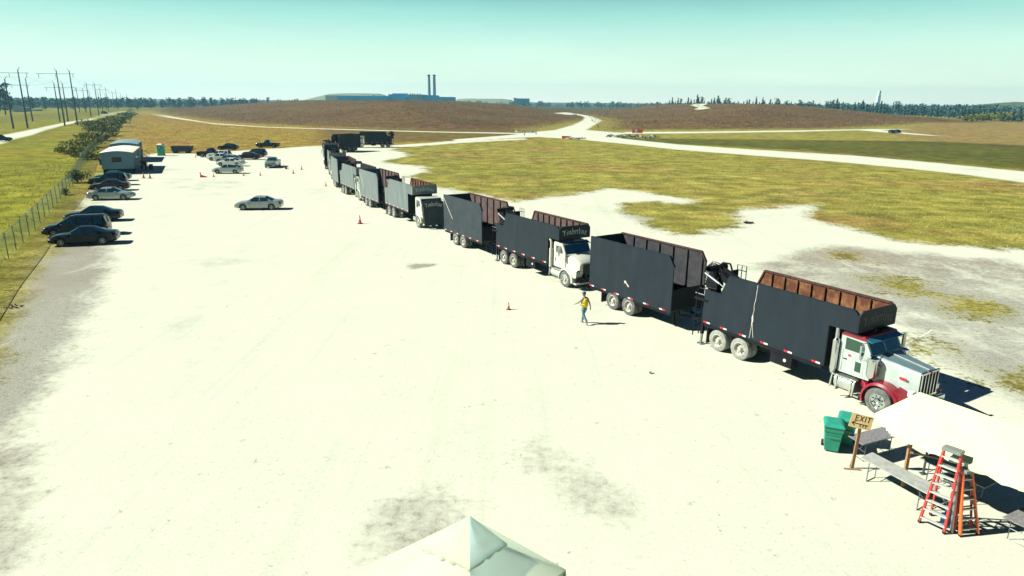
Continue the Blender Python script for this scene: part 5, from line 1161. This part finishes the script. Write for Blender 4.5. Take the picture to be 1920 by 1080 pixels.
def block(px0, px1, yt, D, m, name, label, cat, dep=25, group=None, extra=None):
    xa, xb = AT(px0, 190, D)[0], AT(px1, 190, D)[0]; zt = AT((px0+px1)/2, yt, D)[2]; r = thing(name, label, cat, ((xa+xb)/2, D, 0), 0, group); w = (xb-xa)/2
    b = MB(); b.box(-w, w, 0, dep, 0, zt-.8); b.build('wall', m, r); b = MB(); b.box(-w-.3, w+.3, -.3, dep+.3, zt-.8, zt); b.build('roof', white_w if m is not white_w else teal_w, r)
    n = max(2, int(2*w/5))
    for k in range(n): xw = -w+(k+.5)*2*w/n; b = MB(); b.box(xw-1.1, xw+1.1, -.06, -.0, zt*.45, zt*.62); b.build('window', glass, r)
    return r
block(963, 968, 183.5, 1500, white_w, 'white_building', 'small white building at the left end of the blue block on the horizon', 'building')
block(968, 993, 184.5, 1500, blue_w, 'blue_building', 'blue block on the middle horizon right of the power plant', 'building')
r = thing('tower_block', 'pale slim tower rising above the right hand tree belt', 'tower', (AT(1648, 190, 2600)[0], 2600, 0)); zt = AT(1648, 170, 2600)[2]
pale_c = mat('pale_tower_concrete', (.50, .62, .58), .8, var=.05, scale=.1)
b = MB(); b.box(-5, 5, 0, 14, 0, zt*.72); b.build('lower_block', pale_c, r); b = MB(); b.box(-2.6, 4.0, 1, 13, zt*.72+.01, zt); b.build('upper_block', pale_c, r)
HB = [(14, 22, 199, 560, 'white'), (25, 37, 201, 575, 'grey'), (40, 60, 205, 600, 'long pale'), (165, 182, 203.5, 800, 'low white'), (225, 235, 188, 1000, 'small pale')]
for a, c, yt, D, w in HB: block(a, c, yt, D, white_w if 'white' in w or 'pale' in w else teal_w, 'house', '%s house in the trees beyond the power poles' % w, 'house', 12, 'houses beyond the levee road')
#@@END_P4
# ------------------------------------------------------------ tents
cloth = mat2('white_tent_cloth', (.68, .73, .42), (.72, .77, .46), .8, .3, .7, rough=.8)
_n = cloth.node_tree; _t = _n.nodes.new('ShaderNodeBsdfTranslucent'); _t.inputs[0].default_value = (.80, .97, 1.0, 1); _m = _n.nodes.new('ShaderNodeMixShader'); _m.inputs[0].default_value = .6
_n.links.new(_n.nodes['Principled BSDF'].outputs[0], _m.inputs[1]); _n.links.new(_t.outputs[0], _m.inputs[2]); _n.links.new(_m.outputs[0], [x for x in _n.nodes if x.type == 'OUTPUT_MATERIAL'][0].inputs[0]); cloth_o = mat2('opaque_white_canopy_cloth', (.60, .63, .31), (.64, .67, .34), .8, .3, .7, rough=.8)
cloth_b = mat('white_valance_cloth', (.46, .53, .38), .8, var=.04)
frame_m = mat('tent_frame', (.10, .12, .12), .4, .5)
def grid_quad(mb, a, b, c, d, n=10, sag=0., seed=0, amp=.0, mi=0):
    """a,b bottom edge; d,c top edge, subdivided with sag and slight wrinkles"""
    a, b, c, d = map(Vector, (a, b, c, d)); rr = np.random.default_rng(seed); ph = rr.uniform(0, 6.28, 4); vs = []
    for j in range(n+1):
        for i in range(n+1):
            u, v = i/n, j/n; p = a.lerp(b, u).lerp(d.lerp(c, u), v); w = math.sin(math.pi*u)*math.sin(math.pi*v)
            vs.append((p.x, p.y, p.z-sag*w+amp*w*(math.sin(9*u+ph[0]+4*v)+.6*math.sin(17*v+ph[1]+3*u))))
    return mb.add(vs, [(j*(n+1)+i, j*(n+1)+i+1, (j+1)*(n+1)+i+1, (j+1)*(n+1)+i) for j in range(n) for i in range(n)], mi)
# long canopy at the right
N0, N1, N2, N3 = (11.42, 18.62, 2.08), (11.95, 17.75, 2.05), (13.05, 15.6, 2.1), (15.3, 12.0, 2.1)
L0 = (11.50, 19.75, 2.12); RA, RB, RC = (12.42, 19.2, 3.08), (13.65, 17.62, 3.0), (16.7, 13.2, 3.0)
Fw = lambda n, r: tuple(2*np.array(r)-np.array(n))[:2]+(n[2],)
r = thing('long_canopy', 'long white fabric canopy over tables at the right picture edge', 'canopy')
b = MB(); grid_quad(b, N0, N1, RB, RA, 10, .04, 1, .012); grid_quad(b, N1, N2, RB, RB, 10, .03, 2, .010) if False else None
b = MB()
grid_quad(b, N0, N2, RB, RA, 16, .05, 1, .014); grid_quad(b, N2, N3, RC, RB, 14, .05, 2, .014)
F0, F2, F3 = Fw(N0, RA), Fw(N2, RB), Fw(N3, RC)
grid_quad(b, F0, F2, RB, RA, 12, .05, 3, .012); grid_quad(b, F2, F3, RC, RB, 12, .05, 4, .012)
grid_quad(b, N0, L0, RA, RA, 8, .03, 5, .01); grid_quad(b, L0, F0, RA, RA, 8, .03, 6, .01)
b.build('roof_fabric', cloth_o, r, smooth=True)
v = MB()
def valance(mb, pts, drop=.2, n=16, seed=0):
    rr = random.Random(seed)
    for p, q in zip(pts[:-1], pts[1:]):
        p = Vector(p); q = Vector(q); nn = Vector((-(q-p).y, (q-p).x, 0)).normalized(); top = []; bot = []
        for i in range(n+1):
            c = p.lerp(q, i/n); top.append(tuple(c)); bot.append(tuple(c+nn*rr.uniform(-.04, .04)-Vector((0, 0, drop*(1+.25*math.sin(i*1.9+seed))))))
        mb.add(top+bot, [(i, i+1, n+1+i+1, n+1+i) for i in range(n)])
valance(v, [F0, L0, N0, N2, N3], .16, 18, 3); v.build('valance', cloth_b, r, smooth=True)
for k, (x, y, z) in enumerate([F0, F2, F3, N3]):
    p = MB(); x2, y2 = x-.08, y-.05; p.bar((x2, y2, 0), (x2, y2, z-.02), .05); p.box(x2-.1, x2+.1, y2-.1, y2+.1, 0, .015); p.build('leg', frame_m, r)
p = MB(); p.bar((12.25, 18.95, .01), (12.25, 18.95, 2.4), .09); p.bar((12.25, 18.95, 1.2), (12.9, 18.2, 1.35), .05); p.build('timber_post', wood_m, r)
# peaked pop-up at the bottom edge
ctr = Vector((*G(880, 963, 3.5)[:2], 0)); r = thing('peaked_canopy', 'white peaked pop-up canopy with vented cap at the bottom picture edge', 'canopy', ctr, 0)
def crn(rad, z, k, off=math.radians(-86)): a = off+k*math.pi/2; rad = rad*(1.25 if k % 4 == 3 else .95); return (rad*math.cos(a), rad*math.sin(a), z)
b = MB()
for k in range(4): grid_quad(b, crn(2.1, 2.1, k), crn(2.1, 2.1, k+1), crn(.68, 2.74, k+1), crn(.68, 2.74, k), 12, .07, k, .02)
b.build('roof_fabric', cloth, r, smooth=True)
b = MB()
for k in range(4): grid_quad(b, crn(.80, 2.78, k), crn(.80, 2.78, k+1), (0, 0, 3.46), (0, 0, 3.46), 12, .11, 9+k, .03)
cp = b.build('vent_cap', cloth, r, smooth=True)
b = MB(); 
for k in range(4): valance(b, [crn(.80, 2.78, k), crn(.80, 2.78, k+1)], .06, 14, k)
b.build('cap_edge', cloth_b, cp, smooth=True)
b = MB()
for k in range(4): valance(b, [crn(2.1, 2.1, k), crn(2.1, 2.1, k+1)], .22, 16, k)
b.build('valance', cloth_b, r, smooth=True)
for k in range(4):
    x, y, z = crn(2.05, 2.05, k); p = MB(); p.bar((x, y, 0), (x, y, z), .05); p.build('leg', frame_m, r)
    p = MB(); q = crn(.6, 2.70, k); p.bar((x, y, z), q, .035); p.build('rafter', frame_m, r)
p = MB(); p.tube([(0, 0, 2.3), (0, 0, 3.34)], .03, 8); p.build('centre_pole', frame_m, r)
# ------------------------------------------------------------ bins
bin_m = mat('green_bin_plastic', (.008, .21, .13), .4, var=.15); bin_l = mat('green_bin_lid', (.02, .24, .17), .38, var=.12)
def wheelie(loc, rz, label):
    r = thing('wheeled_bin', label, 'waste bin', loc, rz, 'green wheeled bins by the exit sign')
    b = MB(); loft(b, [[(x*w, y*d, z) for x, y in ((-1, -1), (1, -1), (1, 1), (-1, 1))] for z, w, d in ((.05, .22, .24), (.55, .26, .30), (.78, .275, .32), (.781, .30, .345), (.95, .305, .35))]); b.build('tub', bin_m, r, bevel=.02)
    b = MB(); loft(b, [[(x*w, y*d+o, z) for x, y in ((-1, -1), (1, -1), (1, 1), (-1, 1))] for z, w, d, o in ((.955, .33, .385, 0), (1.0, .33, .385, 0), (1.06, .27, .32, .02), (1.08, .2, .26, .03))]); b.build('lid', bin_l, r, bevel=.018)
    b = MB(); b.tube([(-.27, .36, .93), (-.27, .44, .96), (.27, .44, .96), (.27, .36, .93)], .018, 8); b.build('handle', bin_m, r)
    for s in (-1, 1): w = MB(); w.lathe([(-.03, .001), (-.03, .11), (.03, .11), (.03, .001)], c=(s*.27, .24, .11), axis='x', n=16); w.build('wheel', rubber, r)
    e = MB(); e.add([(.286, y, z) for y, z in ((-.10, .66), (-.02, .64), (.07, .70), (.09, .77), (.01, .80), (-.08, .76))], [tuple(range(6))]); e.build('emblem', refl_w, r)
    e = MB(); e.box(-.2, .2, -.36, -.348, .60, .63); e.build('bar', bin_l, r)
    return r
wheelie((11.05, 21.30, 0), math.radians(-22), 'nearer green wheeled bin with closed lid left of the exit sign')
wheelie((11.75, 21.75, 0), math.radians(-30), 'farther green wheeled bin half hidden behind the exit sign board')
# ------------------------------------------------------------ exit sign
r = thing('exit_sign', 'crooked plywood exit sign with left arrow on a wooden post', 'sign', (11.17, 19.98, 0), 0)
ply = mat2('pale_plywood', (.52, .36, .15), (.66, .50, .25), 5, .3, .7, rough=.8); ink = mat('dark_brush_paint', (.030, .012, .006), .8, var=.3)
b = MB(); b.bar((0, .03, 0), (.06, .03, 1.55), .09, .05); b.build('post', wood_m, r); b = MB(); b.bar((-.04, .1, 0), (.05, .05, .9), .02); b.build('brace', steel_m, r)
b = MB(); b.bar((-.28, 0, .02), (.22, -.08, .02), .06, .04); b.build('foot', wood_m, r)
bd = bpy.data.objects.new('board', None)
M_ = Matrix.Translation((.04, -.02, 1.70)) @ Matrix.Rotation(math.radians(-10), 4, 'Z') @ Matrix.Rotation(math.radians(-8), 4, 'X') @ Matrix.Rotation(math.radians(11), 4, 'Y')
def onboard(pts, y): return [tuple(M_ @ Vector((u, y, v))) for u, v in pts]
W2, H2 = .39, .27; M_ = M_ @ Matrix.Scale(.86, 4)
b = MB(); lo = onboard([(-W2, -H2), (W2, -H2+.02), (W2-.01, H2), (-W2+.01, H2-.01)], -.009); hi = onboard([(-W2, -H2), (W2, -H2+.02), (W2-.01, H2), (-W2+.01, H2-.01)], .009); b.hexa(lo, hi); bo = b.build('board', ply, r)
b = MB()
def stroke(pts, w=.032):
    for p, q in zip(pts[:-1], pts[1:]):
        d = Vector((q[0]-p[0], q[1]-p[1])); n = Vector((-d.y, d.x)).normalized()*w/2; e = d.normalized()*w*.3
        c = [(p[0]-e.x+n.x, p[1]-e.y+n.y), (q[0]+e.x+n.x, q[1]+e.y+n.y), (q[0]+e.x-n.x, q[1]+e.y-n.y), (p[0]-e.x-n.x, p[1]-e.y-n.y)]; b.add(onboard(c, -.0125), [(0, 1, 2, 3)])
U0 = -.22; hh = .20; y0 = .02
stroke([(U0+.10, y0+hh), (U0, y0+hh), (U0, y0), (U0+.10, y0)]); stroke([(U0, y0+hh*.5), (U0+.085, y0+hh*.5)])
stroke([(U0+.15, y0+hh), (U0+.27, y0)]); stroke([(U0+.27, y0+hh), (U0+.15, y0)])
stroke([(U0+.34, y0), (U0+.34, y0+hh)]); stroke([(U0+.40, y0+hh), (U0+.56, y0+hh)]); stroke([(U0+.46, y0+hh), (U0+.46, y0+.01)])
stroke([(-.30, -.10), (.26, -.09)]); stroke([(-.20, -.02), (-.31, -.10), (-.20, -.18)])
for k in range(3): stroke([(.0+.10*k, -.09), (.0+.10*k, -.19)])
b.build('lettering', ink, bo)
# ------------------------------------------------------------ tables
tt_g = mat2('grey_speckled_tabletop', (.12, .12, .12), (.24, .24, .235), 14, .35, .7, rough=.7); tt_p = mat2('pale_worn_tabletop', (.24, .26, .24), (.38, .40, .35), 6, .3, .7, rough=.7)
def folding_table(c, a0, b0, d0, label, m, zt=.74):
    """corner c, side points a0 (short) and b0 (long)"""
    c = Vector((*c, 0)); u = Vector((*a0, 0))-c; v = Vector((*b0, 0))-c; r = thing('folding_table', label, 'table', c+(u+v)/2, 0, 'folding tables by the canopy'); o = (u+v)/2
    k = MB(); P = [-(u+v)/2, (u-v)/2, (u+v)/2, (v-u)/2]; k.hexa([p+Vector((0, 0, zt-.035)) for p in P], [p+Vector((0, 0, zt)) for p in P]); k.build('tabletop', m, r, bevel=.008)
    vn, un = v.normalized(), u.normalized()
    for s in (-1, 1):
        g = MB(); e = vn*(v.length/2-.28)*s; w = un*(u.length/2-.10); p0, p1 = e-w, e+w
        g.tube([p0+Vector((0, 0, zt-.04)), p0+Vector((0, 0, .02)), p1+Vector((0, 0, .02)), p1+Vector((0, 0, zt-.04))], .014, 6); g.tube([p0+Vector((0, 0, .35)), p1+Vector((0, 0, .35))], .011, 6); g.tube([(p0+p1)/2+Vector((0, 0, .35)), e*.35+Vector((0, 0, zt-.04))], .010, 6); g.build('leg_frame', frame_m, r)
    return r
folding_table((11.54, 20.25), (11.36, 20.90), (13.15, 20.95), None, 'grey folding table behind the exit sign beside the bins', tt_g)
folding_table((11.05, 19.42), (11.61, 19.77), (11.98, 17.35), None, 'long pale folding table standing out in the sun before the canopy', tt_p)
folding_table((13.37, 16.26), (13.75, 15.62), (14.95, 17.1), None, 'grey folding table at the right picture edge beyond the ladders', tt_g)
folding_table((12.9, 19.4), (13.5, 19.75), (13.85, 17.7), None, 'pale folding table standing in the shade under the canopy', tt_p)
# ------------------------------------------------------------ step ladders
red_f = mat('red_fibreglass', (.50, .030, .022), .4, var=.08); or_f = mat('orange_fibreglass', (.75, .14, .03), .4, var=.08); tread = mat('white_aluminium_tread', (.50, .53, .48), .4, .3, var=.06)
def stepladder(front, back, apex, nt, label, railm, railm2, wt=.085, topw=.13, cross=True):
    """front, back: two foot points each; apex: two top points"""
    f0, f1, b0, b1, a0, a1 = [Vector(p) for p in (*front, *back, *apex)]; o = (f0+f1+b0+b1)/4; o.z = 0; f0, f1, b0, b1, a0, a1 = [p-o for p in (f0, f1, b0, b1, a0, a1)]
    r = thing('step_ladder', label, 'ladder', o, 0, 'step ladders beside the canopy')
    for p, q, m in ((f0, a0, railm), (f1, a1, railm), (b0, a0, railm2), (b1, a1, railm2)):
        g = MB(); g.bar(p+Vector((0, 0, .04)), q, .035 if m is railm2 else .04, wt if p in (f0, f1) else .06); g.build('rail', m, r)
        g = MB(); g.bar(p, p+(q-p)*.03, .05, wt+.015); g.build('foot', rubber, r)
    dpt = ((b0+b1)/2-(f0+f1)/2); dpt = dpt.normalized() if dpt.length > .05 else Vector((0, 1, 0))
    for k in range(nt):
        t = (k+.7)/(nt+.55); p, q = f0.lerp(a0, t), f1.lerp(a1, t); g = MB(); g.bar(p, q, topw*.75, .035); g.build('tread', tread, r)
        if k % 2 == 0 or not cross: p, q = b0.lerp(a0, t), b1.lerp(a1, t); g = MB(); g.bar(p, q, .03, .03); g.build('rear_brace', steel_m, r)
    if cross:
        for t in (.12, .42):
            g = MB(); g.bar(b0.lerp(a0, t), b1.lerp(a1, t+.28), .022); g.bar(b1.lerp(a1, t), b0.lerp(a0, t+.28), .022); g.build('rear_strut', steel_m, r)
        for p, q, s in ((f0, b0, a0), (f1, b1, a1)): g = MB(); g.bar(p.lerp(s, .5), q.lerp(s, .5), .02); g.build('spreader', steel_m, r)
    g = MB(); u = (a1-a0)*.58; m_ = (a0+a1)/2; P = [m_-u-dpt*.14, m_+u-dpt*.14, m_+u+dpt*.14, m_-u+dpt*.14]; g.hexa([p+Vector((0, 0, -.03)) for p in P], [p+Vector((0, 0, .07)) for p in P]); g.build('top_cap', mat('grey_plastic_cap', (.16, .19, .18), .5), r, bevel=.015)
    return r
stepladder([(11.68, 17.06, 0), (12.06, 16.53, 0)], [(12.22, 17.42, 0), (12.62, 16.92, 0)], [(12.00, 17.06, 2.36), (12.26, 16.74, 2.36)], 8, 'open red step ladder with broad white treads, the taller left hand one', red_f, red_f)
stepladder([(12.44, 16.42, 0), (12.98, 16.50, 0)], [(12.40, 16.62, 0), (12.92, 16.70, 0)], [(12.38, 16.72, 1.84), (12.66, 16.78, 1.84)], 6, 'folded orange step ladder leaning beside the taller open one', or_f, red_f, .10, .09, False)
b = MB(); b.bar((12.30, 16.58, .0), (12.34, 16.80, 1.75), .05, .09); o = b.build('folded_pole', steel_m); tag(o, 'white metal pole wedged upright between the two step ladders', 'pole')
b = MB(); b.box(-.16, .16, -.13, .13, 0, .34); b.box(-.10, .10, -.09, .09, .34, .62); b.build('tool_bucket', mat('blue_bucket', (.02, .09, .20), .5), loc=(12.42, 16.92, 0)); tag(bpy.data.objects['tool_bucket'], 'blue container standing behind the open red step ladder', 'container')
# ------------------------------------------------------------ people
skin_t = mat('skin', (.26, .14, .09), .6, var=.05); jean = mat('blue_jeans', (.075, .17, .21), .8, var=.2, scale=12); shirt = mat('pale_green_shirt', (.26, .38, .28), .8, var=.08); vest_m = mat('yellow_vest', (.62, .48, .008), .6, var=.06); band = mat('grey_reflective_band', (.14, .16, .08), .5); cap_m = mat('dark_teal_cap', (.008, .05, .075), .7)
def skin_obj(name, chains, m, parent, lv=2):
    """chains: list of [(pos, radius)...]; chains join at equal positions"""
    vs = []; rad = []; ed = []; idx = {}
    for ch in chains:
        prev = None
        for p, rr in ch:
            k = tuple(round(c, 4) for c in p)
            if k not in idx: idx[k] = len(vs); vs.append(p); rad.append(rr)
            i = idx[k]
            if prev is not None: ed.append((prev, i))
            prev = i
    me = bpy.data.meshes.new(name); me.from_pydata(vs, ed, []); o = bpy.data.objects.new(name, me); COL.objects.link(o)
    md = o.modifiers.new('skin', 'SKIN'); md.use_smooth_shade = True
    for i, v in enumerate(me.skin_vertices[0].data): rr = rad[i]; v.radius = rr if hasattr(rr, '__len__') else (rr, rr); v.use_root = (i == 0)
    sb = o.modifiers.new('sub', 'SUBSURF'); sb.levels = lv; sb.render_levels = lv
    dg = bpy.context.evaluated_depsgraph_get(); me2 = bpy.data.meshes.new_from_object(o.evaluated_get(dg)); me2.name = name
    o.modifiers.clear(); o.data = me2; me2.materials.clear(); me2.materials.append(m); me2.shade_smooth()
    if parent: o.parent = parent
    return o
def person(loc, rz, label, vest=True):
    """walking figure facing +x; left is +y"""
    r = thing('person', label, 'person', loc, rz)
    hip = (0, 0, .94); ch = (.02, 0, 1.32); nk = (.03, 0, 1.50); hd = (.05, 0, 1.62)
    sl, sr = (.02, .19, 1.43), (.02, -.19, 1.43)
    el, wl = (.16, .27, 1.20), (.38, .30, 1.08)      # left arm swung forward
    er, wr_ = (-.10, -.27, 1.16), (-.16, -.30, .92)  # right arm back
    kl, al, tl = (-.06, .09, .50), (-.34, .09, .16), (-.24, .10, .05)   # left leg trailing
    kr, ar, tr_ = (.16, -.09, .52), (.20, -.09, .09), (.37, -.10, .035)
    C1 = [(hip, (.15, .11)), ((.0, 0, 1.12), (.14, .10)), (ch, (.165, .11)), (nk, .055), (hd, (.085, .095)), ((.05, 0, 1.72), .07)]
    arms = [[(ch, (.165, .11)), (sl, .062), (el, .045), (wl, .030), ((.43, .31, 1.05), (.040, .018))], [(ch, (.165, .11)), (sr, .062), (er, .045), (wr_, .030), ((-.16, -.31, .86), (.040, .018))]]
    fing = []
    for k in range(4): fing += [[((.43, .31, 1.05), (.040, .018)), ((.48, .285+.017*k, 1.035), .009), ((.525-abs(k-1.5)*.008, .283+.018*k, 1.015), .008)], [((-.16, -.31, .86), (.040, .018)), ((-.185+.017*k, -.315, .80), .009), ((-.18+.017*k, -.30, .755+abs(k-1.5)*.006), .008)]]
    fing += [[((.43, .31, 1.05), (.040, .018)), ((.44, .262, 1.035), .010), ((.465, .245, 1.02), .009)], [((-.16, -.31, .86), (.040, .018)), ((-.115, -.30, .84), .010), ((-.10, -.29, .80), .009)]]
    legs = [[(hip, (.15, .11)), ((.0, .09, .88), .095), (kl, .062), (al, .042), (tl, .035)], [(hip, (.15, .11)), ((.0, -.09, .88), .095), (kr, .062), (ar, .042), (tr_, .035)]]
    skin_obj('body', [C1]+arms+fing+legs, skin_t, r)
    skin_obj('jeans', [[((0, 0, .98), (.165, .125)), ((0, 0, .90), (.17, .13))]]+[[((0, 0, .90), (.17, .13)), ((.0, s*.095, .80), .105), (k, .075), (a, .062)] for s, k, a in ((1, kl, (al[0]+.01, al[1], al[2]+.03)), (-1, kr, (ar[0], ar[1], ar[2]+.03)))], jean, r)
    skin_obj('shirt', [[((0, 0, .95), (.165, .125)), ((.0, 0, 1.12), (.14, .108)), ((.02, 0, 1.33), (.165, .112)), ((.03, 0, 1.47), (.075, .07))]]+[[((.02, 0, 1.33), (.18, .125)), (s_, .075), (tuple(s_[i]+(e_[i]-s_[i])*.85 for i in range(3)), .062)] for s_, e_ in ((sl, el), (sr, er))], shirt, r)
    if vest:
        vo = skin_obj('safety_vest', [[((0, 0, .90), (.23, .21)), ((.0, 0, 1.12), (.225, .20)), ((.02, 0, 1.32), (.24, .20)), ((.025, 0, 1.45), (.19, .15))]], vest_m, r)
        for z in (1.04, 1.18):
            b = MB(); b.lathe([(z, 1.0), (z+.05, 1.0)], axis='z', n=24); b.v = [(v[0]*.185+.005, v[1]*.205, v[2]) for v in b.v]; b.build('reflective_band', band, vo, smooth=True)
    b = MB(); n = 12
    b.lathe([(1.66, .102), (1.72, .100), (1.77, .078), (1.795, .04), (1.80, .001)], c=(.045, 0, 0), axis='z', n=18); b.add([(.12, -.07, 1.675), (.235, -.05, 1.665), (.235, .05, 1.665), (.12, .07, 1.675)], [(0, 1, 2, 3)]); b.build('cap', cap_m, r, smooth=True)
    for (a, t) in ((al, tl), (ar, tr_)): skin_obj('shoe', [[((a[0]-.04, a[1], a[2]-.03), .055), (t, (.05, .04))]], mat('grey_shoe', (.20, .23, .22), .7), r, 1)
    f = MB()
    for s in (-1, 1): f.ball((.135, s*.034, 1.635), (.012, .014, .010), 8)
    f.build('eyes', black_m, r); f = MB(); f.ball((.148, 0, 1.60), (.022, .014, .024), 8); f.build('nose', skin_t, r)
    for s in (-1, 1): f = MB(); f.ball((.045, s*.095, 1.615), (.022, .012, .034), 8); f.build('ear', skin_t, r)
    f = MB(); f.lathe([(1.585, .088), (1.63, .098), (1.665, .099)], c=(.035, 0, 0), axis='z', n=18); f.v = [v for v in f.v]; f.build('hair', black_m, r) if False else None
    return r
p = G(1094.5, 607); person((p[0], p[1], 0), math.radians(128), 'person in a yellow safety vest, jeans and dark cap walking across the white yard')
(x, y), z = gz(1005, 253); q = person((x, y, z), 0, 'tiny figure in dark clothes standing at the left arm of the junction', False)
(x, y), z = gz(983, 255); q = person((x, y, z), 1.5, 'tiny figure in a yellow vest standing near the pale stone heap')
# ------------------------------------------------------------ air
bpy.ops.mesh.primitive_cube_add(size=1) if False else None
b = MB(); b.box(-3400, 3400, -110, 3600, -1, 90)
hz = bpy.data.materials.new('haze'); hz.use_nodes = True; n = hz.node_tree; n.nodes.clear(); ho = n.nodes.new('ShaderNodeOutputMaterial'); pv = n.nodes.new('ShaderNodeVolumePrincipled')
pv.inputs['Color'].default_value = (.36, .80, 1.0, 1); pv.inputs['Density'].default_value = .00016; pv.inputs['Anisotropy'].default_value = .2
n.links.new(pv.outputs[0], ho.inputs['Volume']); o = b.build('haze', hz); tag(o, 'thin bluish haze over the far fields', 'haze', kind='stuff')
